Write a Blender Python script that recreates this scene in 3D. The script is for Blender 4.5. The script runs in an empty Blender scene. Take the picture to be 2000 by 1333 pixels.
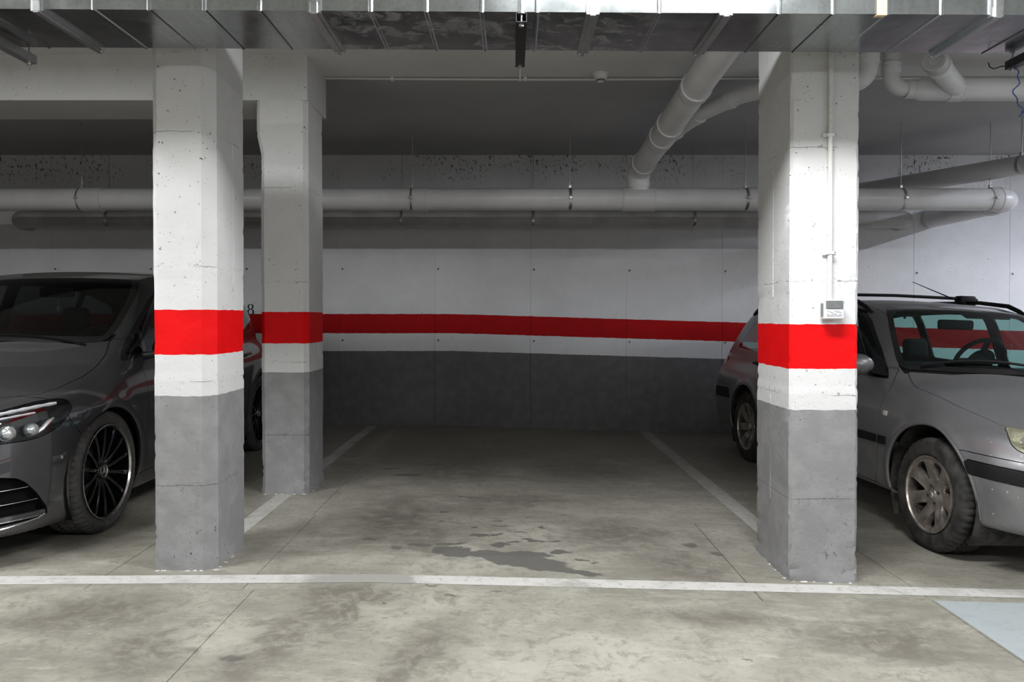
import bpy, math, random
import numpy as np
from mathutils import Vector, Matrix

# ------------------------------------------------------------------ camera, world, lights, exposure
SC = bpy.context.scene
COL = SC.collection
EYE = 1.226
cam_data = bpy.data.cameras.new('camera')
cam = bpy.data.objects.new('camera', cam_data)
COL.objects.link(cam)
cam_data.sensor_width = 36.0
cam_data.lens = 1525.0*36.0/2000.0
cam_data.shift_y = -0.01395
cam.location = (0.0, 0.0, EYE)
cam.rotation_euler = (math.radians(90.0-0.7), 0, 0)
SC.camera = cam

world = bpy.data.worlds.new('world')
SC.world = world
world.use_nodes = True
world.node_tree.nodes['Background'].inputs[0].default_value = (0.5, 0.52, 0.55, 1)
world.node_tree.nodes['Background'].inputs[1].default_value = 0.02

def tube_lamp(name, x, y, z, length, watts, rot=0.0, color=(0.985, 0.99, 1.0), width=0.09):
    d = bpy.data.lights.new(name, 'AREA')
    d.shape = 'RECTANGLE'; d.size = length; d.size_y = width
    d.energy = watts; d.color = color
    o = bpy.data.objects.new(name, d)
    o.location = (x, y, z); o.rotation_euler = (0, 0, rot)
    COL.objects.link(o)
    return o

# fluorescent battens: on the aisle ceiling in front of the duct, and over the bays to either side, out of frame, plus two added fill lamps behind the camera
tube_lamp('aisle_and_fill_lamp', 0.75, 2.66, 2.965, 1.2, 60, width=.34)
tube_lamp('aisle_and_fill_lamp', -3.7, 2.66, 2.965, 1.5, 84, width=.34)
tube_lamp('aisle_and_fill_lamp', 5.4, 2.66, 2.965, 1.5, 76, width=.34)
tube_lamp('aisle_and_fill_lamp', 0.6, -1.6, 2.965, 1.5, 92, width=.2)
tube_lamp('aisle_and_fill_lamp', -4.2, -1.6, 2.965, 1.5, 80, width=.2)  # unseen lamp added behind the camera to lift the mid-tones
tube_lamp('aisle_and_fill_lamp', 5.2, -1.6, 2.965, 1.5, 80, width=.2)  # second added fill lamp, behind the camera to the right
tube_lamp('bay_tube_lamp', 6.9, 5.9, 2.93, 1.5, 95, rot=1.57, color=(0.84, 0.88, 1.0))

SC.view_settings.view_transform = 'Standard'
SC.view_settings.look = 'None'
SC.view_settings.gamma = 1.0
SC.view_settings.use_curve_mapping = False
SC.view_settings.exposure = 1.0
SC.cycles.use_denoising = True
SC.cycles.max_bounces = 8
SC.cycles.adaptive_threshold = 0.03
SC.cycles.transparent_max_bounces = 24
SC.cycles.sample_clamp_indirect = 6.0
SC.cycles.caustics_reflective = False
SC.cycles.caustics_refractive = False

# ------------------------------------------------------------------ node helpers
class NT:
    def __init__(self, name):
        self.m = bpy.data.materials.new(name); self.m.use_nodes = True
        self.t = self.m.node_tree; self.t.nodes.clear()
        self.out = self.t.nodes.new('ShaderNodeOutputMaterial')
    def n(self, kind, **kw):
        nd = self.t.nodes.new(kind)
        for k, v in kw.items(): setattr(nd, k, v)
        return nd
    def put(self, sock, v):
        if isinstance(v, bpy.types.NodeSocket): self.t.links.new(v, sock)
        elif v is not None:
            if hasattr(sock.default_value, '__len__') and not hasattr(v, '__len__'): v = (v, v, v, 1)[:len(sock.default_value)]
            if hasattr(v, '__len__') and len(v) == 3 and len(sock.default_value) == 4: v = (*v, 1)
            sock.default_value = v
    def math(self, op, a, b=None, c=None, clamp=False):
        nd = self.n('ShaderNodeMath', operation=op, use_clamp=clamp)
        for i, v in enumerate((a, b, c)): self.put(nd.inputs[i], v) if v is not None else None
        return nd.outputs[0]
    def vmath(self, op, a, b=None, scale=None):
        nd = self.n('ShaderNodeVectorMath', operation=op)
        self.put(nd.inputs[0], a)
        if b is not None: self.put(nd.inputs[1], b)
        if scale is not None: nd.inputs['Scale'].default_value = scale
        return nd.outputs['Value'] if op in ('LENGTH', 'DISTANCE', 'DOT_PRODUCT') else nd.outputs[0]
    def mix(self, f, a, b, blend='MIX'):
        nd = self.n('ShaderNodeMix', data_type='RGBA', blend_type=blend)
        self.put(nd.inputs[0], f); self.put(nd.inputs[6], a); self.put(nd.inputs[7], b)
        return nd.outputs[2]
    def noise(self, vec, scale, detail=4, rough=0.55, dist=0.0):
        nd = self.n('ShaderNodeTexNoise')
        self.put(nd.inputs['Vector'], vec); nd.inputs['Scale'].default_value = scale
        nd.inputs['Detail'].default_value = detail; nd.inputs['Roughness'].default_value = rough
        nd.inputs['Distortion'].default_value = dist
        return nd.outputs[0]
    def noise_color(self, vec, scale, detail=3):
        nd = self.n('ShaderNodeTexNoise'); self.put(nd.inputs['Vector'], vec)
        nd.inputs['Scale'].default_value = scale; nd.inputs['Detail'].default_value = detail
        return nd.outputs[1]
    def voronoi(self, vec, scale, feature='F1', rnd=1.0):
        nd = self.n('ShaderNodeTexVoronoi', feature=feature)
        self.put(nd.inputs['Vector'], vec); nd.inputs['Scale'].default_value = scale
        nd.inputs['Randomness'].default_value = rnd
        return nd.outputs[0]
    def ramp(self, v, lo, hi, a=0.0, b=1.0, smooth=True):
        nd = self.n('ShaderNodeMapRange', interpolation_type='SMOOTHSTEP' if smooth else 'LINEAR')
        self.put(nd.inputs[0], v)
        for i, q in enumerate((lo, hi, a, b)): self.put(nd.inputs[i+1], q)
        return nd.outputs[0]
    def mapping(self, vec, loc=(0, 0, 0), rot=(0, 0, 0), scale=(1, 1, 1), kind='POINT'):
        nd = self.n('ShaderNodeMapping', vector_type=kind)
        self.put(nd.inputs[0], vec); nd.inputs[1].default_value = loc
        nd.inputs[2].default_value = rot; nd.inputs[3].default_value = scale
        return nd.outputs[0]
    def object_co(self): return self.n('ShaderNodeTexCoord').outputs['Object']
    def world_co(self): return self.n('ShaderNodeNewGeometry').outputs['Position']
    def sep(self, vec):
        nd = self.n('ShaderNodeSeparateXYZ'); self.put(nd.inputs[0], vec); return nd.outputs
    def bump(self, h, strength, dist, normal=None):
        nd = self.n('ShaderNodeBump'); nd.inputs['Strength'].default_value = strength
        nd.inputs['Distance'].default_value = dist; self.put(nd.inputs['Height'], h)
        if normal is not None: self.put(nd.inputs['Normal'], normal)
        return nd.outputs[0]
    def principled(self, color, rough=0.5, metal=0.0, normal=None, spec=0.5, coat=0.0, coat_rough=0.03, emit=None):
        nd = self.n('ShaderNodeBsdfPrincipled')
        self.put(nd.inputs['Base Color'], color); self.put(nd.inputs['Roughness'], rough); self.put(nd.inputs['Metallic'], metal)
        nd.inputs['Specular IOR Level'].default_value = spec
        nd.inputs['Coat Weight'].default_value = coat; nd.inputs['Coat Roughness'].default_value = coat_rough
        if normal is not None: self.put(nd.inputs['Normal'], normal)
        self.t.links.new(nd.outputs[0], self.out.inputs[0])
        return self.m
    def surface(self, sh): self.t.links.new(sh, self.out.inputs[0]); return self.m

def plain(name, color, rough=0.5, metal=0.0, spec=0.5, coat=0.0, grain=0.06, scale=60.0):
    t = NT(name); co = t.object_co()
    n = t.noise(co, scale, 3)
    c = t.mix(t.ramp(n, .3, .7), tuple(v*(1-grain) for v in color), tuple(min(1, v*(1+grain)) for v in color))
    r = t.ramp(n, .2, .8, max(.02, rough-.04), rough+.04)
    return t.principled(c, r, metal, spec=spec, coat=coat)

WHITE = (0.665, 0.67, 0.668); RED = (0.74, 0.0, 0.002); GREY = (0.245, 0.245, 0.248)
def painted_concrete(name, bands=True, slope=False, pits_top=False, white=WHITE, grey=GREY, pit=1.0, red=RED):
    t = NT(name); co = t.object_co(); x, y, z = t.sep(co)
    big = t.noise(co, 1.7, 5); fine = t.noise(co, 45, 4); mid = t.noise(co, 9, 4)
    base = t.mix(t.ramp(big, .3, .75), tuple(v*.90 for v in white), white)
    base = t.mix(t.ramp(mid, .45, .8, 0, .35), base, tuple(v*.84 for v in white))
    if bands:
        zz = z
        if slope: zz = t.math('ADD', z, t.math('MULTIPLY', t.math('MAXIMUM', t.math('ADD', x, .65), 0.0), .03))
        wob = t.math('MULTIPLY', t.math('SUBTRACT', t.noise(co, 14, 3), .5), .012)
        zz = t.math('ADD', zz, wob)
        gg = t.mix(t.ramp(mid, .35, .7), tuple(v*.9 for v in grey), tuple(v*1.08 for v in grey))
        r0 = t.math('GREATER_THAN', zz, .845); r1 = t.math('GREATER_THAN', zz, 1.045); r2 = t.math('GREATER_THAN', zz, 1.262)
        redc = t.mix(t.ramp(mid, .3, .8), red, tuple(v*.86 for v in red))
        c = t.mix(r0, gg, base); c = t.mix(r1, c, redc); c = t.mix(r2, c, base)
    else: c = base
    # blow holes in the cast surface
    warp = t.vmath('ADD', co, t.vmath('SCALE', t.noise_color(co, 30), scale=.05))
    v1 = t.voronoi(t.mapping(warp, scale=(1, 1, .75)), 30); v2 = t.voronoi(warp, 72)
    gate = t.ramp(t.noise(co, 2.3, 3), .42, .60)
    h1 = t.math('MULTIPLY', t.math('LESS_THAN', v1, .11*pit), t.ramp(t.noise(co, 11, 1), .52, .54))
    h2 = t.math('MULTIPLY', t.math('LESS_THAN', v2, .13*pit), t.ramp(t.noise(co, 17, 1), .52, .54))
    holes = t.math('MAXIMUM', h1, h2)
    holes = t.math('MULTIPLY', holes, t.math('MAXIMUM', gate, .45))
    if pits_top:
        near_top = t.math('MULTIPLY', t.ramp(z, 2.62, 2.98), t.ramp(t.noise(co, 2.1, 3), .35, .6))
        h3 = t.math('GREATER_THAN', t.noise(t.mapping(co, scale=(1, 1, .7)), 30, 5, .7), .575)
        holes = t.math('MAXIMUM', holes, t.math('MULTIPLY', h3, near_top))
    seam = None
    if bands and not slope:
        zs = t.math('ADD', z, t.math('MULTIPLY', t.math('SUBTRACT', t.noise(co, 18, 4, .7), .5), .014))
        for q in (.41, .915, 1.47, 2.12):
            d = t.math('ABSOLUTE', t.math('SUBTRACT', zs, q)); seam = d if seam is None else t.math('MINIMUM', seam, d)
        crack = t.math('MULTIPLY', t.math('LESS_THAN', seam, .0016), t.ramp(t.noise(co, 5, 3), .46, .6, .04, 1))
        rough_band = t.math('MULTIPLY', t.ramp(seam, .02, .0), t.math('GREATER_THAN', t.noise(co, 60, 3), .64))
        holes = t.math('MAXIMUM', holes, t.math('MAXIMUM', t.math('MULTIPLY', crack, .6), t.math('MULTIPLY', rough_band, .6)))
        scuff = t.math('MULTIPLY', t.math('GREATER_THAN', t.noise(t.mapping(co, scale=(1, 1, .6)), 38, 5, .75), .63), t.math('MULTIPLY', t.ramp(z, .75, .05), t.ramp(t.noise(co, 4.5, 2), .45, .6)))
        holes = t.math('MAXIMUM', holes, t.math('MULTIPLY', scuff, .55))
    c = t.mix(t.math('MULTIPLY', holes, .93), c, (.035, .035, .034))
    hgt = t.math('SUBTRACT', t.math('ADD', t.math('MULTIPLY', fine, .25), t.math('MULTIPLY', t.noise(co, 6, 5), .6)), t.math('MULTIPLY', holes, 1.2))
    return t.principled(c, .62, normal=t.bump(hgt, .8, .007), spec=.18)

def floor_material():
    t = NT('worn_concrete_floor'); co = t.world_co()
    wco = t.vmath('ADD', co, t.vmath('SCALE', t.vmath('SUBTRACT', t.noise_color(co, 5), (.5, .5, .5)), scale=.16))
    big = t.noise(co, .55, 5, .6, .3); mid = t.noise(t.mapping(co, scale=(1.0, 1.5, 1)), 2.6, 6, .65, .4)
    trowel = t.noise(t.mapping(co, rot=(0, 0, .25), scale=(1.0, 5.0, 1)), 4.5, 5, .7, .6); fine = t.noise(co, 34, 5, .7)
    c = t.mix(t.ramp(mid, .32, .68), (.195, .189, .172), (.295, .29, .268))
    c = t.mix(t.ramp(big, .42, .62, 0, .55), c, (.27, .262, .235))
    c = t.mix(t.ramp(trowel, .52, .75, 0, .6), c, (.365, .36, .336))
    c = t.mix(t.ramp(fine, .48, .7, 0, .6), c, (.16, .155, .14))
    m2 = t.noise(wco, 11, 6, .75, .3); m3 = t.noise(t.mapping(co, rot=(0, 0, -.35), scale=(1, 3, 1)), 14, 6, .75)
    c = t.mix(t.ramp(m2, .50, .66, 0, .7), c, (.175, .168, .15))
    c = t.mix(t.ramp(m3, .57, .72, 0, .6), c, (.39, .386, .362))
    def blobs(lst, edge0, edge1, vec):
        cur = None
        for (x, y, rx, ry, rot) in lst:
            d = t.vmath('LENGTH', t.mapping(vec, loc=(x, y, -.02), rot=(0, 0, rot), scale=(rx, ry, 5.0), kind='TEXTURE'))
            cur = d if cur is None else t.math('MINIMUM', cur, d)
        return t.ramp(cur, edge0, edge1, 1.0, 0.0)
    pale = blobs([(-.3, 3.95, .42, .32, 0), (-.5, 3.35, .5, .3, .3), (.25, 2.7, .9, .5, .2), (-1.1, 3.0, .5, .3, 0), (.2, 4.55, .3, .25, 0)], .2, 1.1, wco)
    c = t.mix(t.math('MULTIPLY', pale, t.ramp(m2, .62, .45, 0, .42)), c, (.38, .377, .353))
    grime = blobs([(.62, 4.55, .42, .42, 0), (-.68, 4.75, .34, .8, .1), (-.5, 4.3, .3, .4, .2), (-.9, 2.9, .16, .5, -.3), (-.75, 3.3, .22, .5, .2), (.9, 3.9, .3, .45, 0), (-.45, 6.3, .5, .7, 0), (.55, 6.4, .6, .6, 0),
                   (-1.75, 3.2, .45, .3, 0), (-.62, 3.45, .3, .16, 0), (-1.35, 2.85, .22, .3, .2), (.85, 3.3, .45, .12, -.1), (1.45, 3.1, .5, .25, 0), (0, 5.3, .5, .25, 0), (-.35, 2.8, .15, .5, -.3)], .25, 1.15, wco)
    c = t.mix(t.math('MULTIPLY', grime, t.ramp(m2, .34, .58, .3, .78)), c, (.118, .11, .10))
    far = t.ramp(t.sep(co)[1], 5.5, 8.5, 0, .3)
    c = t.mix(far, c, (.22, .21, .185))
    # tyre arcs and scuffs
    arc = t.n('ShaderNodeTexWave', wave_type='RINGS', rings_direction='Z')
    t.put(arc.inputs[0], t.mapping(wco, loc=(.9, -3.2, 0))); arc.inputs['Scale'].default_value = 3.3; arc.inputs['Distortion'].default_value = 2.5
    scuff = t.math('MULTIPLY', t.ramp(arc.outputs[1], .5, 1.0), t.ramp(t.noise(co, 1.3, 3), .5, .66, 0, .14))
    c = t.mix(scuff, c, (.14, .135, .125))
    vc = t.vmath('ADD', co, t.vmath('SCALE', t.vmath('SUBTRACT', t.noise_color(co, 15, 5), (.5, .5, .5)), scale=.12))
    oil = blobs([(.05, 3.985, .30, .12, -.42), (.28, 3.84, .20, .045, -.30), (-.31, 4.10, .13, .095, -.5), (-.17, 4.08, .14, .06, .0), (-.34, 4.24, .09, .03, .2), (.10, 4.10, .12, .04, -.2),
                 (-.185, 4.42, .055, .028, 0), (-.093, 4.45, .06, .03, .3), (-.067, 4.25, .06, .04, 0), (.0, 4.31, .045, .025, 0), (.125, 4.34, .07, .03, -.5), (.227, 4.34, .06, .018, 0), (.26, 4.14, .05, .04, 0),
                 (.36, 4.02, .05, .02, 0), (-.06, 4.64, .055, .014, 0), (-.08, 4.74, .035, .012, 0), (-.42, 4.70, .035, .014, 0), (-.345, 4.68, .03, .012, 0), (-.42, 4.92, .035, .015, 0), (-.28, 5.33, .04, .025, 0),
                 (-.34, 5.36, .03, .02, 0), (-.50, 4.20, .07, .022, 0), (.07, 4.52, .045, .014, 0), (.10, 4.86, .03, .014, 0), (-.22, 4.58, .03, .012, 0), (.18, 4.62, .03, .012, 0), (-.2, 5.05, .025, .015, 0)], .80, 1.0, vc)
    c = t.mix(t.math('MULTIPLY', oil, .88), c, (.088, .088, .088))
    drips = blobs([(-1.02, 2.79, .05, .03, 0), (.87, 2.885, .022, .014, 0), (-.8, 6.05, .14, .06, 0), (-.98, 6.3, .09, .04, 0), (-.272, 3.46, .035, .02, 0), (-.55, 3.34, .02, .02, 0),
                   (.42, 3.98, .03, .02, 0), (1.0, 4.35, .05, .06, 0), (1.1, 4.2, .05, .05, 0), (-.62, 4.15, .04, .03, 0), (-.78, 4.3, .05, .03, 0), (.33, 4.95, .03, .02, 0), (-.38, 3.58, .04, .015, 0), (-.06, 3.52, .03, .012, 0)], .6, 1.0, vc)
    c = t.mix(t.math('MULTIPLY', drips, .75), c, (.09, .088, .083))
    speck = t.math('MULTIPLY', t.math('LESS_THAN', t.voronoi(co, 16), .07), t.ramp(t.noise(co, 3, 2), .52, .6))
    c = t.mix(t.math('MULTIPLY', speck, .7), c, (.10, .098, .09))
    crk = t.math('MULTIPLY', t.math('LESS_THAN', t.voronoi(t.vmath('ADD', co, t.vmath('SCALE', t.noise_color(co, 9), scale=.12)), 2.2, 'DISTANCE_TO_EDGE'), .004), t.ramp(t.noise(co, 1.1, 2), .5, .6))
    c = t.mix(t.math('MULTIPLY', crk, .5), c, (.16, .155, .14))
    c = t.mix(1.0, c, (1.0, .99, .915), 'MULTIPLY')
    rough = t.math('SUBTRACT', t.ramp(mid, .3, .7, .42, .58), t.math('MULTIPLY', oil, .12))
    hgt = t.math('ADD', t.math('MULTIPLY', fine, .25), t.math('MULTIPLY', trowel, .5))
    return t.principled(c, rough, normal=t.bump(hgt, .25, .006), spec=.35)

def worn_paint(name, color, wear=.5, under=(.235, .23, .206), gap=None):
    t = NT(name); co = t.world_co()
    a = t.noise(co, 3.2, 6, .7, .5); b = t.noise(co, 26, 5, .75)
    w = t.math('MAXIMUM', t.ramp(a, .66-.25*wear, .72, 0, .85), t.ramp(b, .52, .66, 0, .65))
    if gap:
        x = t.math('ADD', t.sep(co)[0], t.math('MULTIPLY', t.math('SUBTRACT', a, .5), .5))
        w = t.math('MAXIMUM', w, t.math('MULTIPLY', t.math('MULTIPLY', t.ramp(x, gap[0], gap[0]+.15), t.ramp(x, gap[1]-.04, gap[1]+.02, 1, 0)), .85))
    c = t.mix(w, color, under)
    c = t.mix(t.ramp(t.noise(co, 7, 4), .5, .75, 0, .3), c, tuple(v*.6 for v in color))
    return t.principled(c, .55, normal=t.bump(b, .2, .003), spec=.35)

def galvanised(name, color=(.46, .49, .50), rough=.30, dusty=False):
    t = NT(name); co = t.world_co()
    sp = t.voronoi(co, 55); n = t.noise(co, 3.5, 5); streak = t.noise(t.mapping(co, scale=(12, 1, .6)), 2.5, 4, .6)
    c = t.mix(t.ramp(sp, 0, .7), tuple(v*.86 for v in color), color)
    c = t.mix(t.ramp(streak, .45, .75, 0, .5), c, tuple(min(1, v*1.25) for v in color))
    r = t.ramp(n, .3, .7, rough-.05, rough+.07); metal = .95
    if dusty:
        x, y, z = t.sep(co)
        wv = t.vmath('ADD', co, t.vmath('SCALE', t.noise_color(co, 8, 5), scale=.25))
        dd = t.noise(t.mapping(wv, scale=(1, 1.4, 1)), 5.0, 6, .72, .8)
        gate = t.math('MULTIPLY', t.ramp(x, -.95, -.7), t.ramp(x, .45, .7, 1, 0))
        nz = t.sep(t.n('ShaderNodeNewGeometry').outputs['True Normal'])[2]
        d = t.math('MULTIPLY', t.math('MULTIPLY', t.ramp(dd, .46, .70), t.ramp(nz, -.8, -.5, 1, .12)), t.math('ADD', t.math('MULTIPLY', gate, .34), .06))
        c = t.mix(d, c, (.30, .30, .295)); metal = t.math('SUBTRACT', .95, d); r = t.math('ADD', r, t.math('MULTIPLY', d, .4))
    return t.principled(c, r, metal, normal=t.bump(t.noise(co, 2.2, 3), .15, .02))

def car_paint(name, color, rough, coat, dirt=0.0, metal=.55, coat_ior=1.5):
    t = NT(name); co = t.object_co(); x, y, z = t.sep(co)
    fl = t.noise(co, 900, 1); n = t.noise(co, 4, 4)
    c = t.mix(t.ramp(fl, .35, .65), tuple(v*.85 for v in color), tuple(v*1.15 for v in color))
    r = rough
    if dirt:
        low = t.ramp(z, .75, .25)
        d = t.math('MULTIPLY', t.ramp(t.noise(co, 7, 6, .7), .35, .75), t.math('ADD', t.math('MULTIPLY', low, .55*dirt), .12*dirt))
        c = t.mix(d, c, (.30, .295, .28))
        s = t.math('MULTIPLY', t.math('LESS_THAN', t.voronoi(co, 30), t.ramp(t.noise(co, 45, 1), .35, .75, .03, .22)), t.math('MULTIPLY', t.ramp(z, .9, .3), t.ramp(y, 1.35, .5)))
        s = t.math('MULTIPLY', s, t.ramp(t.noise(co, 6, 2), .40, .5))
        c = t.mix(t.math('MULTIPLY', s, .8), c, (.62, .62, .60))
        r = t.math('ADD', rough, t.math('MULTIPLY', d, .35))
    m = t.principled(c, r, metal, coat=coat, coat_rough=.03+.14*dirt)
    for nd in t.t.nodes:
        if nd.type == 'BSDF_PRINCIPLED': nd.inputs['Coat IOR'].default_value = coat_ior
    return m

def glass_material(name, tint, spec=1.45, film=0.0, film_color=(.3, .3, .3), rough=.01):
    t = NT(name)
    tr = t.n('ShaderNodeBsdfTransparent'); t.put(tr.inputs[0], tint)
    gl = t.n('ShaderNodeBsdfGlossy'); gl.inputs['Roughness'].default_value = rough; t.put(gl.inputs[0], (.95, .97, 1.0))
    ge = t.n('ShaderNodeNewGeometry'); f0 = ((spec-1)/(spec+1))**2
    c = t.math('ABSOLUTE', t.vmath('DOT_PRODUCT', ge.outputs['Incoming'], ge.outputs['Normal']))
    fr = t.math('ADD', t.math('MULTIPLY', t.math('POWER', t.math('SUBTRACT', 1.0, c, clamp=True), 5.0), 1-f0), f0*1.6)
    mx = t.n('ShaderNodeMixShader'); t.put(mx.inputs[0], fr)
    t.t.links.new(tr.outputs[0], mx.inputs[1]); t.t.links.new(gl.outputs[0], mx.inputs[2])
    sh = mx.outputs[0]
    if film:
        df = t.n('ShaderNodeBsdfDiffuse'); t.put(df.inputs[0], film_color)
        m2 = t.n('ShaderNodeMixShader'); t.put(m2.inputs[0], t.ramp(t.noise(t.object_co(), 3, 4), .3, .7, film*.5, film*1.5))
        t.t.links.new(sh, m2.inputs[1]); t.t.links.new(df.outputs[0], m2.inputs[2]); sh = m2.outputs[0]
    return t.surface(sh)

M = {}
M['pillar'] = painted_concrete('painted_concrete_pillar')
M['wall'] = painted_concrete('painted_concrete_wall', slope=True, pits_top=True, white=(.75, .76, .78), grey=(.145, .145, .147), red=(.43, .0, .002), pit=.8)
M['beam'] = painted_concrete('painted_concrete_beam', bands=False)
M['ceiling_front'] = painted_concrete('pale_soffit', bands=False, white=(.66, .66, .655), pit=.5)
M['ceiling_back'] = painted_concrete('grey_soffit', bands=False, white=(.40, .40, .405), pit=.4)  # back soffit in a darker grey than the front one
M['floor'] = floor_material()
M['residue'] = plain('mortar_residue', (.46, .455, .43), .9, grain=.3)
M['joint'] = plain('joint_filler', (.16, .156, .145), .9, grain=.5, scale=30)
M['line'] = worn_paint('worn_white_line_paint', (.47, .465, .445), .7, gap=(-1.0, -.42))
M['line_faint'] = worn_paint('faded_white_line_paint', (.40, .395, .365), .7)
M['blue_paint'] = worn_paint('pale_blue_floor_paint', (.30, .335, .345), .3, (.28, .295, .285))
M['duct'] = galvanised('galvanised_duct', dusty=True, rough=.2)
M['flange'] = galvanised('galvanised_flange', (.55, .57, .58), .36)
M['strut'] = plain('dark_steel_channel', (.05, .05, .052), .4, .8)
M['zinc'] = plain('zinc_channel', (.42, .43, .44), .35, .9)
M['rod'] = plain('zinc_rod', (.45, .45, .45), .35, .9)
M['pvc'] = plain('grey_pvc', (.62, .62, .63), .36, grain=.05, scale=5)
M['pvc_dark'] = plain('dark_grey_pvc', (.40, .395, .39), .5, grain=.12, scale=5)  # darker, rougher grey than the main pipe plastic
M['conduit'] = plain('ivory_conduit', (.60, .60, .565), .45)
M['plastic_white'] = plain('white_plastic', (.70, .70, .69), .4)
M['plastic_grey'] = plain('grey_plastic', (.15, .16, .165), .35)
M['plastic_black'] = plain('black_plastic', (.007, .007, .0075), .5, spec=.3)
M['gloss_black'] = plain('gloss_black', (.008, .008, .009), .12, coat=.6)
M['arch_dust'] = plain('dusty_arch_liner', (.05, .048, .045), .95, spec=.1, grain=.5, scale=12)
M['black'] = plain('matt_black', (.006, .006, .006), .9, spec=.1)
M['ink'] = plain('black_stencil_paint', (.012, .012, .012), .7)
M['print'] = plain('grey_label_print', (.18, .2, .25), .6)
M['tape'] = plain('tan_tape', (.55, .42, .22), .6)
M['blue_wire'] = plain('blue_wire', (.03, .09, .30), .4)
M['rubber'] = plain('tire_rubber', (.055, .054, .052), .75, spec=.3, grain=.25, scale=25)
M['rubber_dusty'] = plain('dusty_tire_rubber', (.036, .035, .032), .8, spec=.3, grain=.5, scale=14)
M['chrome'] = plain('chrome', (.75, .76, .77), .12, 1.0)
M['silver_edge'] = plain('machined_edge', (.62, .62, .62), .25, 1.0)
M['rim_black'] = plain('gloss_black_alloy', (.004, .004, .0045), .14, spec=.5)
M['rim_silver'] = plain('dirty_silver_alloy', (.50, .455, .415), .30, .85, grain=.3, scale=18)
M['disc'] = plain('brake_disc_steel', (.03, .028, .027), .55, .5)
M['paint_dark'] = car_paint('graphite_metallic_paint', (.058, .058, .063), .28, 1.0, coat_ior=1.75)
M['paint_silver'] = car_paint('silver_grey_metallic_paint', (.215, .217, .226), .36, .35, dirt=1.0, metal=.6)
M['glass_dark'] = glass_material('tinted_windscreen', (.30, .33, .33))
M['glass_side'] = glass_material('privacy_glass', (.12, .13, .14))
M['glass_green'] = glass_material('green_car_glass', (.50, .68, .65))
M['lens'] = glass_material('lamp_cover_glass', (.93, .95, .96))
M['lens_yellow'] = glass_material('yellowed_lamp_cover', (.86, .84, .70), film=.05, film_color=(.5, .48, .36))
M['lamp_inner'] = plain('lamp_reflector', (.66, .67, .68), .28, .75)
M['lamp_strip'] = plain('clear_light_guide', (.5, .51, .53), .35)
M['red_lens'] = plain('red_lamp_lens', (.16, .012, .014), .15, coat=.8)
M['seat'] = plain('dark_seat_fabric', (.022, .022, .024), .9)
M['trim'] = plain('dark_cabin_trim', (.018, .018, .02), .8)
M['visor'] = plain('grey_cabin_lining', (.16, .165, .17), .9)
M['orange'] = plain('clear_indicator', (.5, .48, .44), .2)

# ------------------------------------------------------------------ car body shapes
def smooth_table(pts, sig, lo=None, hi=None, step=0.004):
    pts = sorted(pts); xs = np.array([p[0] for p in pts]); zs = np.array([p[1] for p in pts])
    lo = xs[0]-0.6 if lo is None else lo; hi = xs[-1]+0.6 if hi is None else hi
    g = np.arange(lo, hi, step)
    # linear extrapolation at both ends
    z = np.interp(g, xs, zs)
    s0 = (zs[1]-zs[0])/(xs[1]-xs[0]); s1 = (zs[-1]-zs[-2])/(xs[-1]-xs[-2])
    z = np.where(g < xs[0], zs[0]+s0*(g-xs[0]), z); z = np.where(g > xs[-1], zs[-1]+s1*(g-xs[-1]), z)
    n = max(1, int(3*sig/step)); k = np.exp(-0.5*(np.arange(-n, n+1)*step/sig)**2); k /= k.sum()
    zz = np.convolve(np.pad(z, n, mode='edge'), k, mode='valid')
    zz[:n] = z[:n]; zz[-n:] = z[-n:]
    return lambda q: np.interp(q, g, zz)
def smax(a, b, k):
    h = np.maximum(k-np.abs(a-b), 0.0)/k
    return np.maximum(a, b)+h*h*k*0.25
def smin(a, b, k): return -smax(-a, -b, k)

def body_function(s):
    top = smooth_table(s['top'], .035); glass = smooth_table(s['cabin'], s.get('cabin_sig', .04))
    front = smooth_table(s['front'], .025); rear = smooth_table(s['rear'], .03)
    sec = smooth_table(s['section'], .03); cab = smooth_table(s['cabin_side'], .03)
    plan = smooth_table(s['plan'], .06)
    def F(P):
        x, y, z = np.abs(P[:, 0]), P[:, 1], P[:, 2]
        pf = s['nose'][0]*(x/s['nose'][1])**s['nose'][2]
        pr = s['tail'][0]*(x/s['tail'][1])**s['tail'][2]
        side = x-plan(y)+sec(z)
        for (wy, wz, r, h, w) in s['flare']:
            rr = np.hypot(y-wy, z-wz)
            side = side-h*np.exp(-((rr-r)/w)**2)
        t = z-top(y-.0*x)+s['crown']*(x/.85)**2
        t = t-s['hood_ridge'](x, y) if 'hood_ridge' in s else t
        a = smax(t*.97, side, s['k_shoulder'])
        a = smax(a, (front(z)+pf-y)*.8, s['k_front'])
        a = smax(a, (y-rear(z)+pr)*.8, .08)
        a = smax(a, s['bottom']-z, .05)
        yy = y-s['sweep']*(x/.7)**2*np.clip((2.6-y)/1.2, 0, 1)
        g = (z-glass(yy)+s['roof_crown']*(x/.7)**2)*.85
        cs = x-cab(z)+s['cabin_taper']*np.clip(y-2.7, 0, 2)**2
        b = smax(g, cs, s['k_cabin'])
        b = smax(b, .75-z, .02)
        return smin(a, b, s['k_belt'])
    return F

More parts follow.
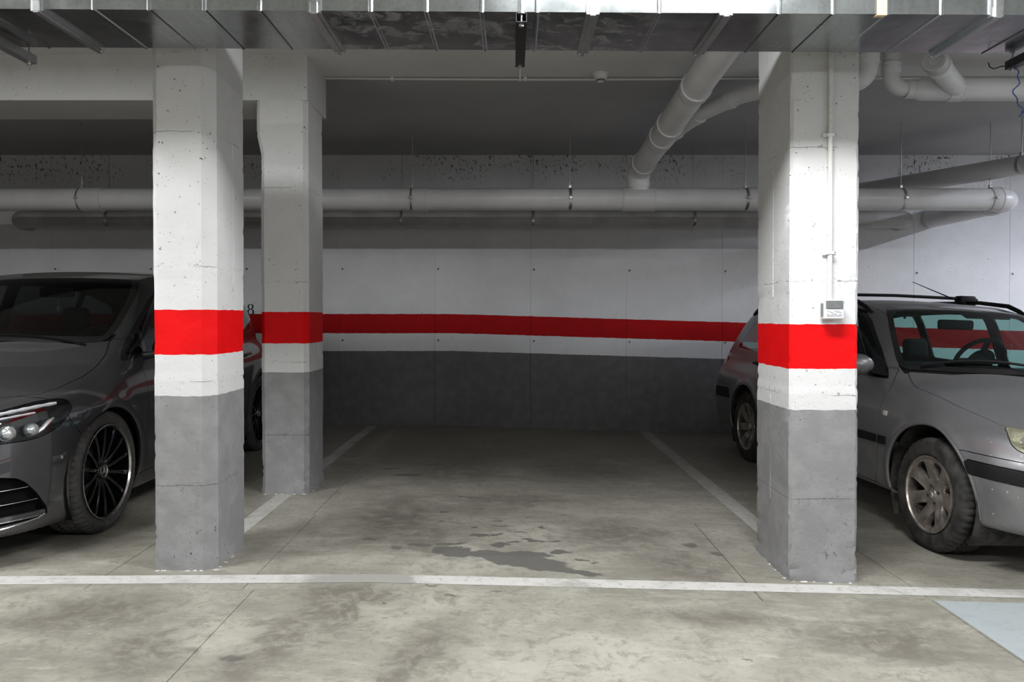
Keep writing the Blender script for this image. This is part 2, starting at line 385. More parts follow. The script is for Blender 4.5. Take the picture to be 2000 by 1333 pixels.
HATCH = dict(
    top=[(-.2, .70), (.08, .745), (.25, .83), (.5, .905), (.8, .975), (1.1, 1.045), (1.3, 1.08), (1.7, 1.085), (2.5, 1.07), (4.6, 1.07)],
    cabin=[(.55, .86), (.93, 1.06), (1.76, 1.49), (2.1, 1.555), (2.6, 1.585), (3.2, 1.575), (3.8, 1.51), (4.08, 1.45), (4.38, 1.0)],
    front=[(.1, .07), (.22, .03), (.33, .008), (.43, 0.), (.53, .012), (.60, .030), (.68, .055), (.78, .105), (.9, .3)],
    rear=[(.15, 4.2), (.3, 4.34), (.55, 4.41), (.8, 4.39), (1.05, 4.3)],
    section=[(.1, .10), (.2, .045), (.32, .02), (.5, .004), (.65, 0.), (.8, .012), (.9, .03), (1.0, .075), (1.1, .15)],
    plan=[(0, .87), (.4, .89), (.9, .897), (2.5, .897), (3.4, .893), (3.8, .875), (4.2, .825), (4.45, .76)],
    cabin_side=[(.9, .84), (1.0, .815), (1.1, .795), (1.3, .735), (1.45, .68), (1.58, .615)],
    nose=(.56, .86, 5.0), tail=(.35, .85, 4.5), flare=[(.90, .345, .40, .012, .05), (3.63, .345, .40, .012, .05)],
    crown=.10, k_shoulder=.16, k_front=.07, bottom=.14, sweep=.22, roof_crown=.035, cabin_taper=.075, k_cabin=.09, k_belt=.05)
ESTATE = dict(
    top=[(-.2, .62), (.08, .665), (.25, .735), (.5, .80), (.8, .865), (1.1, .925), (1.3, .955), (1.7, .965), (2.5, .965), (4.8, .96)],
    cabin=[(.9, .81), (1.2, .955), (1.98, 1.39), (2.25, 1.44), (2.7, 1.47), (3.4, 1.47), (4.1, 1.445), (4.3, 1.40), (4.66, .9)],
    front=[(.15, .13), (.28, .06), (.42, .01), (.55, 0.), (.62, .03), (.72, .09), (.8, .22)],
    rear=[(.15, 4.6), (.3, 4.69), (.5, 4.73), (.65, 4.70), (.95, 4.63)],
    section=[(.1, .14), (.2, .065), (.3, .03), (.45, .008), (.6, 0.), (.72, .008), (.82, .03), (.9, .06), (1.0, .13)],
    plan=[(0, .83), (.4, .865), (.9, .882), (2.5, .885), (3.7, .882), (4.3, .872), (4.75, .85)],
    cabin_side=[(.8, .83), (.9, .805), (1.0, .78), (1.2, .71), (1.35, .65), (1.47, .60)],
    nose=(.50, .83, 3.6), tail=(.20, .85, 5.0), flare=[(.95, .33, .395, .014, .03), (3.65, .33, .385, .014, .03)],
    crown=.09, k_shoulder=.15, k_front=.08, bottom=.235, sweep=.26, roof_crown=.035, cabin_taper=.022, k_cabin=.13, k_belt=.04)
F_HATCH = body_function(HATCH); F_ESTATE = body_function(ESTATE)

def gradient(F, P, e=1.5e-3):
    G = np.zeros_like(P)
    for a in range(3):
        d = np.zeros(3); d[a] = e
        G[:, a] = (F(P+d)-F(P-d))/(2*e)
    return G

# ------------------------------------------------------------------ object helpers
def tag(o, label=None, cat=None, group=None, kind=None):
    if label: o['label'] = label
    if cat: o['category'] = cat
    if group: o['group'] = group
    if kind: o['kind'] = kind
    return o
def empty(name, loc=(0, 0, 0), matrix=None):
    o = bpy.data.objects.new(name, None); COL.objects.link(o); o.empty_display_size = .1
    if matrix is not None: o.matrix_world = matrix
    else: o.location = loc
    return o
def link(name, me, mat, parent=None, loc=None):
    o = bpy.data.objects.new(name, me); COL.objects.link(o)
    if mat is not None and not me.materials: me.materials.append(mat)
    if parent is not None: o.parent = parent
    if loc is not None: o.location = loc
    return o
def share(o, name=None, parent=None, loc=None, matrix=None):
    c = o.copy(); COL.objects.link(c)
    if name: c.name = name
    if parent is not None: c.parent = parent
    if loc is not None: c.location = loc
    if matrix is not None: c.matrix_basis = matrix
    return c
def copy_tree(o, parent=None):
    c = o.copy(); COL.objects.link(c)
    if parent is not None: c.parent = parent
    for ch in list(o.children): copy_tree(ch, c)
    return c
def frame(d):
    d = Vector(d).normalized()
    u = d.cross(Vector((0, 0, 1)) if abs(d.z) < .95 else Vector((1, 0, 0))).normalized()
    return d, u, d.cross(u).normalized()

class MB:
    def __init__(self): self.v = []; self.f = []
    def add(self, vs, fs):
        n = len(self.v); self.v += [tuple(p) for p in vs]; self.f += [tuple(i+n for i in q) for q in fs]; return self
    def box(self, x0, x1, y0, y1, z0, z1):
        v = [(x, y, z) for x in (x0, x1) for y in (y0, y1) for z in (z0, z1)]
        return self.add(v, [(0, 1, 3, 2), (4, 6, 7, 5), (0, 4, 5, 1), (2, 3, 7, 6), (0, 2, 6, 4), (1, 5, 7, 3)])
    def rbox(self, x0, x1, y0, y1, z0, z1, r):
        # box with chamfered edges
        V = []; ids = {}
        for a, x in enumerate((x0, x1)):
            for b, y in enumerate((y0, y1)):
                for c, z in enumerate((z0, z1)):
                    sx, sy, sz = (r if a == 0 else -r), (r if b == 0 else -r), (r if c == 0 else -r)
                    for k, p in enumerate(((x, y+sy, z+sz), (x+sx, y, z+sz), (x+sx, y+sy, z))):
                        ids[a, b, c, k] = len(V); V.append(p)
        Fs = []
        for s in (0, 1):
            q = [ids[s, 0, 0, 0], ids[s, 1, 0, 0], ids[s, 1, 1, 0], ids[s, 0, 1, 0]]; Fs.append(q if s else q[::-1])
            q = [ids[0, s, 0, 1], ids[1, s, 0, 1], ids[1, s, 1, 1], ids[0, s, 1, 1]]; Fs.append(q[::-1] if s else q)
            q = [ids[0, 0, s, 2], ids[1, 0, s, 2], ids[1, 1, s, 2], ids[0, 1, s, 2]]; Fs.append(q if s else q[::-1])
        for b in (0, 1):
            for c in (0, 1): Fs.append([ids[0, b, c, 1], ids[1, b, c, 1], ids[1, b, c, 2], ids[0, b, c, 2]])
        for a in (0, 1):
            for c in (0, 1): Fs.append([ids[a, 0, c, 0], ids[a, 1, c, 0], ids[a, 1, c, 2], ids[a, 0, c, 2]])
            for b in (0, 1): Fs.append([ids[a, b, 0, 0], ids[a, b, 1, 0], ids[a, b, 1, 1], ids[a, b, 0, 1]])
        for a in (0, 1):
            for b in (0, 1):
                for c in (0, 1): Fs.append([ids[a, b, c, k] for k in range(3)])
        ctr = Vector(((x0+x1)/2, (y0+y1)/2, (z0+z1)/2))
        out = []
        for q in Fs:
            p = [Vector(V[i]) for i in q]; nn = (p[1]-p[0]).cross(p[2]-p[0])
            out.append(tuple(q) if nn.dot(p[0]+p[1]+p[2]-3*ctr) > 0 else tuple(q[::-1]))
        return self.add(V, out)
    def tube(self, path, r, seg=16, caps=True):
        P = [Vector(p) for p in path]; R = r if hasattr(r, '__len__') else [r]*len(P)
        base = len(self.v); vs = []; u = None
        for i, p in enumerate(P):
            d = (P[min(i+1, len(P)-1)]-P[max(i-1, 0)]).normalized()
            if u is None: u = frame(d)[1]
            u = (u-d*u.dot(d)).normalized(); w = d.cross(u)
            k = 1.0
            if 0 < i < len(P)-1:
                c = (P[i]-P[i-1]).normalized().dot(d); k = 1/max(c, .5)
            for j in range(seg):
                a = 2*math.pi*j/seg; vs.append(p+(u*math.cos(a)+w*math.sin(a))*R[i])
        fs = []
        for i in range(len(P)-1):
            for j in range(seg):
                k = (j+1) % seg; fs.append((i*seg+j, i*seg+k, (i+1)*seg+k, (i+1)*seg+j))
        if caps:
            fs.append(tuple(range(seg))[::-1]); fs.append(tuple((len(P)-1)*seg+j for j in range(seg)))
        return self.add(vs, fs)
    def cyl(self, p0, p1, r, seg=24, r1=None): return self.tube([p0, p1], [r, r if r1 is None else r1], seg)
    def lathe(self, prof, origin, axis, seg=48, closed=False):
        # profile of (radius, distance along axis)
        d, u, w = frame(axis); o = Vector(origin); vs = []; n = len(prof)
        for j in range(seg):
            a = 2*math.pi*j/seg; e = u*math.cos(a)+w*math.sin(a)
            for (r, h) in prof: vs.append(o+d*h+e*r)
        fs = []
        for j in range(seg):
            k = (j+1) % seg
            for i in range(n if closed else n-1):
                i2 = (i+1) % n; fs.append((j*n+i, k*n+i, k*n+i2, j*n+i2))
        return self.add(vs, fs)
    def prism(self, poly, d0, d1, axis='y'):
        # extrude a polygon along an axis
        def P(a, b, h): return (a, h, b) if axis == 'y' else ((h, a, b) if axis == 'x' else (a, b, h))
        n = len(poly); vs = [P(a, b, d0) for a, b in poly]+[P(a, b, d1) for a, b in poly]
        fs = [tuple(range(n)), tuple(range(n, 2*n))[::-1]]+[(i, i+n, (i+1) % n+n, (i+1) % n) for i in range(n)]
        return self.add(vs, fs)
    def build(self, name, mat, parent=None, loc=None, sharp=35, smooth=True, recalc=True):
        me = bpy.data.meshes.new(name); me.from_pydata(self.v, [], self.f); me.update()
        if recalc:
            import bmesh
            b = bmesh.new(); b.from_mesh(me); bmesh.ops.recalc_face_normals(b, faces=b.faces); b.to_mesh(me); b.free()
        if smooth:
            me.polygons.foreach_set('use_smooth', [True]*len(me.polygons)); me.set_sharp_from_angle(angle=math.radians(sharp))
        return link(name, me, mat, parent, loc)

def bend(p0, p1, p2, r, n=7):
    # rounded corner p0-p1-p2, returns the arc points
    a, b, c = Vector(p0), Vector(p1), Vector(p2); u = (a-b).normalized(); w = (c-b).normalized()
    ang = u.angle(w); t = r/math.tan(ang/2); t = min(t, (a-b).length*.98, (c-b).length*.98); r = t*math.tan(ang/2)
    ctr = b+(u+w).normalized()*(r/math.sin(ang/2)); s, e = b+u*t-ctr, b+w*t-ctr
    return [ctr+s.slerp(e, i/n) if False else ctr+(s*math.sin((1-i/n)*(math.pi-ang))+e*math.sin(i/n*(math.pi-ang)))/math.sin(math.pi-ang) for i in range(n+1)]
def route(points, r, n=7):
    out = [Vector(points[0])]
    for i in range(1, len(points)-1): out += bend(points[i-1], points[i], points[i+1], r, n)
    return out+[Vector(points[-1])]

def chaikin(poly, n=2, keep=0.25):
    for _ in range(n):
        q = []
        for i in range(len(poly)):
            a, b = poly[i], poly[(i+1) % len(poly)]
            q += [(a[0]*(1-keep)+b[0]*keep, a[1]*(1-keep)+b[1]*keep), (a[0]*keep+b[0]*(1-keep), a[1]*keep+b[1]*(1-keep))]
        poly = q
    return poly
AX = {'xy': (0, 1), 'xz': (0, 2), 'yz': (1, 2)}
def poly_sdf(poly, plane, round_it=0):
    if round_it: poly = chaikin(poly, round_it, .2)
    A = np.array(poly, float); B = np.roll(A, -1, axis=0)
    i, j = AX[plane]
    def g(P):
        q = P[:, (i, j)]; best = np.full(len(q), 1e9); ins = np.zeros(len(q), bool)
        for a, b in zip(A, B):
            e = b-a; w = q-a; h = np.clip((w@e)/max(e@e, 1e-12), 0, 1)
            best = np.minimum(best, np.hypot(w[:, 0]-h*e[0], w[:, 1]-h*e[1]))
            c = (a[1] > q[:, 1]) != (b[1] > q[:, 1])
            with np.errstate(divide='ignore', invalid='ignore'):
                xx = (b[0]-a[0])*(q[:, 1]-a[1])/(b[1]-a[1])+a[0]
            ins ^= c & (q[:, 0] < xx)
        return np.where(ins, -best, best)
    return g
def both(*gs): return lambda P: np.maximum.reduce([g(P) for g in gs])
def either(*gs): return lambda P: np.minimum.reduce([g(P) for g in gs])
def over(axis, v): return lambda P: v-P[:, axis]
def under(axis, v): return lambda P: P[:, axis]-v
def grown(g, d): return lambda P: g(P)-d

# ------------------------------------------------------------------ implicit surface to quads, then cut into panels
def surface_nets(F, lo, hi, h):
    ax = [np.arange(lo[i], hi[i]+h, h) for i in range(3)]
    X, Y, Z = np.meshgrid(*ax, indexing='ij'); shp = X.shape
    v = F(np.stack([X.ravel(), Y.ravel(), Z.ravel()], 1)).reshape(shp)
    s = v < 0; cs = tuple(n-1 for n in shp)
    acc = np.zeros(cs+(3,)); cnt = np.zeros(cs); crosses = []
    for a in range(3):
        sl0 = [slice(None)]*3; sl1 = [slice(None)]*3; sl0[a] = slice(0, -1); sl1[a] = slice(1, None)
        v0, v1 = v[tuple(sl0)], v[tuple(sl1)]; c = (v0 < 0) != (v1 < 0)
        idx = np.argwhere(c); t = v0[c]/(v0[c]-v1[c]); pos = idx.astype(float); pos[:, a] += t
        o1, o2 = [k for k in range(3) if k != a]; crosses.append((a, idx, v0[c] < 0))
        for d1 in (0, -1):
            for d2 in (0, -1):
                cc = idx.copy(); cc[:, o1] += d1; cc[:, o2] += d2
                ok = np.all((cc >= 0) & (cc < np.array(cs)), axis=1); k = tuple(cc[ok].T)
                np.add.at(acc, k, pos[ok]); np.add.at(cnt, k, 1)
    used = cnt > 0; ids = np.full(cs, -1); ids[used] = np.arange(used.sum())
    V = acc[used]/cnt[used][:, None]*h+np.array(lo)
    faces = []
    for a, idx, inside in crosses:
        o1, o2 = [k for k in range(3) if k != a]
        ok = (idx[:, o1] > 0) & (idx[:, o2] > 0) & (idx[:, o1] < cs[o1]) & (idx[:, o2] < cs[o2])
        idx, ins = idx[ok], inside[ok]; q = []
        for d1, d2 in ((-1, -1), (0, -1), (0, 0), (-1, 0)):
            cc = idx.copy(); cc[:, o1] += d1; cc[:, o2] += d2; q.append(ids[tuple(cc.T)])
        q = np.stack(q, 1); flip = ins if a != 1 else ~ins
        q = np.where(flip[:, None], q, q[:, ::-1]); faces.append(q)
    Fq = np.concatenate(faces); Fq = Fq[(Fq >= 0).all(1)]
    for _ in range(4):
        G = gradient(F, V); val = F(V); V = V-G*(val/np.maximum((G*G).sum(1), .05))[:, None]*.9
    return V, Fq

class Shell:
    def __init__(self, F, length, height, h):
        self.F = F
        V, Q = surface_nets(F, (-2.5*h, -.06, 0.05), (1.0, length+.08, height+.06), h)
        fn = np.cross(V[Q[:, 2]]-V[Q[:, 0]], V[Q[:, 3]]-V[Q[:, 1]]); gc = gradient(F, V[Q].mean(1))
        bad = (fn*gc).sum(1) < 0; Q[bad] = Q[bad][:, ::-1]
        self.V = [tuple(p) for p in V]; self.f = [tuple(int(i) for i in q) for q in Q]; self.l = ['body']*len(self.f)
        self.assign('void', lambda P: P[:, 0])
        k = [i for i, l in enumerate(self.l) if l != 'void']
        self.f = [self.f[i] for i in k]; self.l = [self.l[i] for i in k]
    def assign(self, label, g, frm=('body',)):
        val = g(np.array(self.V)); val = np.where(np.abs(val) < 2e-5, 2e-5, val); val = list(val)
        nf, nl, cache = [], [], {}; V = self.V
        for f, l in zip(self.f, self.l):
            if l not in frm: nf.append(f); nl.append(l); continue
            sg = [val[i] < 0 for i in f]
            if all(sg): nf.append(f); nl.append(label); continue
            if not any(sg): nf.append(f); nl.append(l); continue
            chg = sum(sg[i] != sg[i-1] for i in range(len(f)))
            parts = [f] if chg == 2 else [(f[0], f[i], f[i+1]) for i in range(1, len(f)-1)]
            for q in parts:
                ins, outs = [], []
                for i in range(len(q)):
                    a, b = q[i], q[(i+1) % len(q)]; va, vb = val[a], val[b]
                    (ins if va < 0 else outs).append(a)
                    if (va < 0) != (vb < 0):
                        key = (a, b) if a < b else (b, a)
                        if key not in cache:
                            p, r = key; t = val[p]/(val[p]-val[r]); A, B = V[p], V[r]
                            cache[key] = len(V); V.append(tuple(A[k]+(B[k]-A[k])*t for k in range(3))); val.append(2e-5)
                        ins.append(cache[key]); outs.append(cache[key])
                if len(ins) > 2: nf.append(tuple(ins)); nl.append(label)
                if len(outs) > 2: nf.append(tuple(outs)); nl.append(l)
        self.f, self.l = nf, nl
    def panel(self, labels, name, mat, parent, sym=False, gap=.0022, skirt=.014, offset=0.0, side=1, flip=False):
        if isinstance(labels, str): labels = (labels,)
        fs = [f for f, l in zip(self.f, self.l) if l in labels]
        if not fs: print('empty panel', name); return None
        ids = sorted({i for f in fs for i in f}); rm = {i: k for k, i in enumerate(ids)}
        V = np.array([self.V[i] for i in ids]); fs = [[rm[i] for i in f] for f in fs]
        N = gradient(self.F, V); N /= np.maximum(np.linalg.norm(N, axis=1), 1e-6)[:, None]
        V = V+N*offset
        if sym:
            mid = np.abs(V[:, 0]-offset*N[:, 0]) < 1e-4; V[mid, 0] = 0; N[mid, 0] = 0
            mm = {}; ext = []
            for i in range(len(V)):
                if mid[i]: mm[i] = i
                else: mm[i] = len(V)+len(ext); ext.append(i)
            V = np.concatenate([V, V[ext]*np.array([-1, 1, 1])]); N = np.concatenate([N, N[ext]*np.array([-1, 1, 1])])
            fs = fs+[[mm[i] for i in f][::-1] for f in fs]
        elif side < 0:
            V = V*np.array([-1, 1, 1]); N = N*np.array([-1, 1, 1]); fs = [f[::-1] for f in fs]
        ec = {}
        for f in fs:
            for i in range(len(f)):
                a, b = f[i], f[(i+1) % len(f)]; ec.setdefault((min(a, b), max(a, b)), []).append((a, b))
        bd = [e[0] for e in ec.values() if len(e) == 1]
        if gap:
            mv = {}
            for a, b in bd:
                d = V[b]-V[a]; w = np.cross(N[a]+N[b], d); n = np.linalg.norm(w)
                if n < 1e-9: continue
                for i in (a, b): mv.setdefault(i, []).append(w/n)
            for i, ws in mv.items():
                w = np.mean(ws, axis=0); n = np.linalg.norm(w)
                if n > .2: V[i] += w/n*gap
        verts = [tuple(p) for p in V]; nsurf = len(fs)
        if skirt:
            sk = {}
            for a, b in bd:
                for i in (a, b):
                    if i not in sk:
                        sk[i] = (len(verts), len(verts)+1); verts += [tuple(V[i]), tuple(V[i]-N[i]*skirt)]
                fs.append([sk[a][0], sk[a][1], sk[b][1], sk[b][0]])
        if flip: fs = [f[::-1] for f in fs]; N = -N
        me = bpy.data.meshes.new(name); me.from_pydata(verts, [], fs); me.update()
        me.polygons.foreach_set('use_smooth', [True]*len(me.polygons))
        ln = []
        for k, p in enumerate(me.polygons):
            if k < nsurf: ln += [tuple(N[i]) for i in p.vertices]
            else: ln += [(0, 0, 0)]*len(p.vertices)
        me.normals_split_custom_set(ln)
        return link(name, me, mat, parent)
    def at_side(self, y, z, out=0.0, side=1):
        a, b = 0.0, 1.2
        for _ in range(40):
            m = (a+b)/2
            if self.F(np.array([[m, y, z]]))[0] < 0: a = m
            else: b = m
        return Vector((side*(a+out), y, z))
    def at_front(self, x, z, out=0.0):
        a, b = -.5, 2.2
        for _ in range(40):
            m = (a+b)/2
            if self.F(np.array([[x, m, z]]))[0] < 0: b = m
            else: a = m
        return Vector((x, b-out, z))
    def at_top(self, x, y, out=0.0):
        a, b = .6, 2.0
        for _ in range(40):
            m = (a+b)/2
            if self.F(np.array([[x, y, m]]))[0] < 0: a = m
            else: b = m
        return Vector((x, y, a+out))
# ------------------------------------------------------------------ wheels
def tire_mesh(R, rim, width, seg, tread_depth, grooves, block):
    W = width
    prof = [(rim-.004, -.022), (rim+.012, -.008), ((R+rim)/2, 0.0), (R-.026, -.005), (R-.010, -.016), (R-.002, -.032)]
    h0, h1 = -.04, -W+.04; n = 2*grooves+1
    for i in range(n):
        a = h0+(h1-h0)*i/n; b = h0+(h1-h0)*(i+1)/n
        if i % 2: a2, b2 = (a+b)/2-.005, (a+b)/2+.005; prof += [(R, a2+.010), (R-tread_depth, b2), (R-tread_depth, a2), (R, b2-.010)]
        else: prof += [(R, a), (R, b)]
    prof = sorted(set(prof[6:]), key=lambda p: -p[1]); prof = [(rim-.004, -.022), (rim+.012, -.008), ((R+rim)/2, 0.0), (R-.026, -.005), (R-.010, -.016), (R-.002, -.032)]+prof
    prof += [(R-.002, -W+.032), (R-.010, -W+.016), (R-.026, -W+.005), ((R+rim)/2, -W), (rim-.004, -W+.022)]
    m = MB(); np_ = len(prof); vs = []
    for j in range(seg):
        a = 2*math.pi*j/seg; cut = (j % block == 0)
        for i, (r, h) in enumerate(prof):
            rr = r
            if cut and r > R-.02: rr = r-tread_depth*.9
            vs.append((h, rr*math.cos(a), rr*math.sin(a)))
    fs = [(j*np_+i, ((j+1) % seg)*np_+i, ((j+1) % seg)*np_+(i+1) % np_, j*np_+(i+1) % np_) for j in range(seg) for i in range(np_)]
    return m.add(vs, fs)

def dark_wheel():
    # fourteen-spoke gloss black wheel with a bright machined edge
    R, r = .345, .262
    rim = MB().lathe([(r+.004, -.016), (r+.001, -.012), (r-.010, -.016), (r-.016, -.05), (r-.02, -.13), (r-.012, -.215), (r, -.222)], (0, 0, 0), (1, 0, 0), 72)
    w = rim.build('wheel', M['rim_black'])
    MB().lathe([(r+.006, -.014), (r+.006, -.004), (r+.001, -.003), (r-.004, -.014)], (0, 0, 0), (1, 0, 0), 72, closed=True).build('rim_edge', M['silver_edge'], w)
    tire_mesh(R, r+.004, .235, 216, .010, 3, 4).build('tire', M['rubber'], w, sharp=28)
    sp = MB()
    sec = [(.040, .015, -.045), (.10, .0095, -.030), (.18, .0085, -.020), (.245, .013, -.018), (.258, .020, -.022)]
    vs, fs = [], []
    for (rr, hw, x) in sec: vs += [(x-.03, -hw, rr), (x-.004, -hw, rr), (x, -hw*.45, rr), (x, hw*.45, rr), (x-.004, hw, rr), (x-.03, hw, rr)]
    for k in range(len(sec)-1):
        for i in range(6): j = (i+1) % 6; fs.append((k*6+i, k*6+j, (k+1)*6+j, (k+1)*6+i))
    fs += [tuple(range(6)), tuple((len(sec)-1)*6+i for i in range(6))]
    s0 = sp.add(vs, fs).build('spoke', M['rim_black'], w)
    for k in range(1, 14): share(s0, 'spoke', w, matrix=Matrix.Rotation(2*math.pi*k/14, 4, 'X'))
    MB().lathe([(0, -.155), (.05, -.155), (.16, -.16), (.165, -.165), (.165, -.18), (0, -.18)], (0, 0, 0), (1, 0, 0), 48).build('brake_disc', M['disc'], w)
    hub = MB().lathe([(0, -.030), (.033, -.031), (.041, -.036), (.047, -.05), (.05, -.09), (0, -.09)], (0, 0, 0), (1, 0, 0), 36).build('hub_cap', M['rim_black'], w)
    em = MB().lathe([(.033, -.032), (.035, -.027), (.038, -.027), (.040, -.034)], (0, 0, 0), (1, 0, 0), 40, closed=True)
    for k in range(3):     # three-pointed star inside the ring
        a = 2*math.pi*k/3; ca, sa = math.cos(a), math.sin(a)
        def P(x, y, z): return (x, y*ca-z*sa, y*sa+z*ca)
        em.add([P(-.0305, -.0075, .0045), P(-.0305, .0075, .0045), P(-.030, 0, .035), P(-.024, 0, .002), P(-.0305, 0, -.004)], [(0, 3, 2), (3, 1, 2), (4, 3, 0), (4, 1, 3)])
    em.build('wheel_emblem', M['chrome'], w, sharp=10)
    return w

def silver_wheel():
    # seven-spoke worn silver alloy, the openings cut through one dished face
    R, r = .318, .212
    rim = MB().lathe([(r+.003, -.014), (r+.004, -.004), (r-.006, -.004), (r-.012, -.016), (r-.016, -.06), (r-.02, -.13), (r, -.19)], (0, 0, 0), (1, 0, 0), 72)
    w = rim.build('wheel', M['rim_silver'])
    tire_mesh(R, r, .205, 150, .007, 3, 3).build('tire', M['rubber_dusty'], w, sharp=28)
    dish = smooth_table([(0, -.035), (.05, -.036), (.075, -.052), (.12, -.030), (.17, -.016), (.215, -.012)], .012)
    nr, na = 22, 196; V, Fc = [], []
    for j in range(na):
        for i in range(nr+1):
            q = .012+(.206-.012)*i/nr; a = 2*math.pi*j/na; V.append((float(dish(q)), q*math.cos(a), q*math.sin(a)))
    for j in range(na):
        for i in range(nr): k = (j+1) % na; Fc.append((j*(nr+1)+i, j*(nr+1)+i+1, k*(nr+1)+i+1, k*(nr+1)+i))
    sh = Shell.__new__(Shell); sh.V, sh.f, sh.l = V, Fc, ['face']*len(Fc)
    hole = [(.088, -.004), (.105, -.016), (.14, -.036), (.168, -.046), (.184, -.040), (.189, -.015), (.189, .015), (.182, .034), (.160, .034), (.128, .021), (.100, .010), (.088, .003)]
    base = poly_sdf(hole, 'xy', 1)
    def g(P):
        a = np.arctan2(P[:, 2], P[:, 1]); q = np.hypot(P[:, 1], P[:, 2]); t = 2*math.pi/7
        b = (a+t/2) % t-t/2
        return base(np.stack([q*np.cos(b), q*np.sin(b), b*0], 1))
    sh.assign('hole', g, ('face',))
    fs = [f for f, l in zip(sh.f, sh.l) if l == 'face']; ids = sorted({i for f in fs for i in f}); rm = {i: k for k, i in enumerate(ids)}
    me = bpy.data.meshes.new('spoke_face'); me.from_pydata([sh.V[i] for i in ids], [], [[rm[i] for i in f] for f in fs]); me.update()
    me.polygons.foreach_set('use_smooth', [True]*len(me.polygons))
    o = link('spoke_face', me, M['rim_silver'], w)
    so = o.modifiers.new('thickness', 'SOLIDIFY'); so.thickness = .034; so.offset = 1 if me.polygons[0].normal.x < 0 else -1
    be = o.modifiers.new('edge', 'BEVEL'); be.width = .010; be.segments = 3; be.limit_method = 'ANGLE'; be.angle_limit = math.radians(50)
    MB().lathe([(0, -.12), (.05, -.12), (.135, -.125), (.14, -.13), (.14, -.145), (0, -.145)], (0, 0, 0), (1, 0, 0), 40).build('brake_disc', M['disc'], w)
    MB().lathe([(0, -.026), (.022, -.027), (.029, -.031), (.031, -.05), (0, -.05)], (0, 0, 0), (1, 0, 0), 32).build('hub_cap', M['rim_silver'], w)
    em = MB()   # small raised rampant beast, only a few blobs at this size
    for (y, z, a, b) in ((0, .013, .006, .005), (.002, .003, .006, .008), (-.006, .006, .009, .003), (-.008, -.002, .007, .0025), (.003, -.011, .003, .008), (-.005, -.012, .0025, .007), (.011, -.004, .003, .009)):
        em.rbox(-.029, -.0225, y-a, y+a, z-b, z+b, .0012)
    em.build('wheel_emblem', M['chrome'], w)
    bolts = MB()
    b0 = MB().lathe([(0, -.034), (.007, -.034), (.009, -.037), (.009, -.046)], (0, .048, 0), (1, 0, 0), 12).build('wheel_bolt', M['disc'], w)
    for k in range(1, 4): share(b0, 'wheel_bolt', w, matrix=Matrix.Rotation(math.pi/2*k, 4, 'X'))
    return w

def set_wheels(car, proto, spots):
    for i, (x, y, z) in enumerate(spots):
        w = proto if i == 0 else copy_tree(proto)
        w.parent = car; w.location = (x, y, z); w.rotation_euler = (0.35*i, 0, 0 if x > 0 else math.pi)

def soft(name, x0, x1, y0, y1, z0, z1, r, mat, parent, rot=None, at=None):
    m = MB().box(x0, x1, y0, y1, z0, z1); o = m.build(name, mat, parent, sharp=180)
    b = o.modifiers.new('round', 'BEVEL'); b.width = r; b.segments = 4
    if rot: o.rotation_euler = rot
    if at: o.location = at
    return o

def seats_and_dash(car, cowl_y, belt, floor_z, rear_y, wheel=(.37, .78, -.06, .185)):
    for sx in (-.37, .37):
        s = soft('front_seat', sx-.25, sx+.25, cowl_y+1.05, cowl_y+1.55, floor_z+.12, floor_z+.34, .07, M['seat'], car)
        soft('seat_back', -.24, .24, -.07, .07, 0, .62, .06, M['seat'], s, (-.30, 0, 0), (sx, cowl_y+1.56, floor_z+.32))
        soft('head_restraint', -.105, .105, -.045, .045, 0, .18, .044, M['seat'], s, (-.22, 0, 0), (sx, cowl_y+1.74, floor_z+.93))
    s = soft('rear_seat', -.62, .62, rear_y-.5, rear_y, floor_z+.15, floor_z+.36, .07, M['seat'], car)
    soft('seat_back', -.62, .62, rear_y-.05, rear_y+.1, floor_z+.3, belt-.04, .06, M['seat'], s)
    for sx in (-.36, .36): soft('head_restraint', sx-.12, sx+.12, rear_y, rear_y+.09, belt-.05, belt+.11, .045, M['seat'], s)
    soft('dashboard', -.70, .70, cowl_y+.12, cowl_y+.62, belt-.30, belt-.015, .07, M['trim'], car)
    st = MB(); c = Vector((wheel[0], cowl_y+wheel[1], belt+wheel[2])); ax = Vector((0, .86, .5)).normalized(); d, u, w = frame(ax)
    ring = [c+(u*math.cos(a)+w*math.sin(a))*wheel[3] for a in [2*math.pi*i/40 for i in range(41)]]
    st.tube(ring, .016, 10)
    for a in (0, math.pi, -math.pi/2): st.tube([c, c+(u*math.cos(a)+w*math.sin(a))*wheel[3]], .02, 8)
    st.lathe([(0, .02), (.06, .015), (.11, -.01), (0, -.04)], c, d, 24)
    st.build('steering_wheel', M['trim'], car)

def flat_strip(shell, pts, width, lift, name, mat, parent, side=1, thick=.006, n=None):
    # strip of trim that follows the body side, pts are (y, z)
    m = MB(); vs = []
    for (y, z) in pts:
        for dz in (-width/2, width/2):
            p = shell.at_side(y, z+dz, lift, side); vs.append(p)
        for dz in (width/2, -width/2):
            p = shell.at_side(y, z+dz, lift-thick-.004, side); vs.append(p)
    k = len(pts); fs = []
    for i in range(k-1):
        for j in range(4): q = (j+1) % 4; fs.append((i*4+j, i*4+q, i*4+4+q, i*4+4+j))
    fs += [(0, 1, 2, 3), tuple((k-1)*4+j for j in range(4))]
    return m.add(vs, fs).build(name, mat, parent, sharp=40)

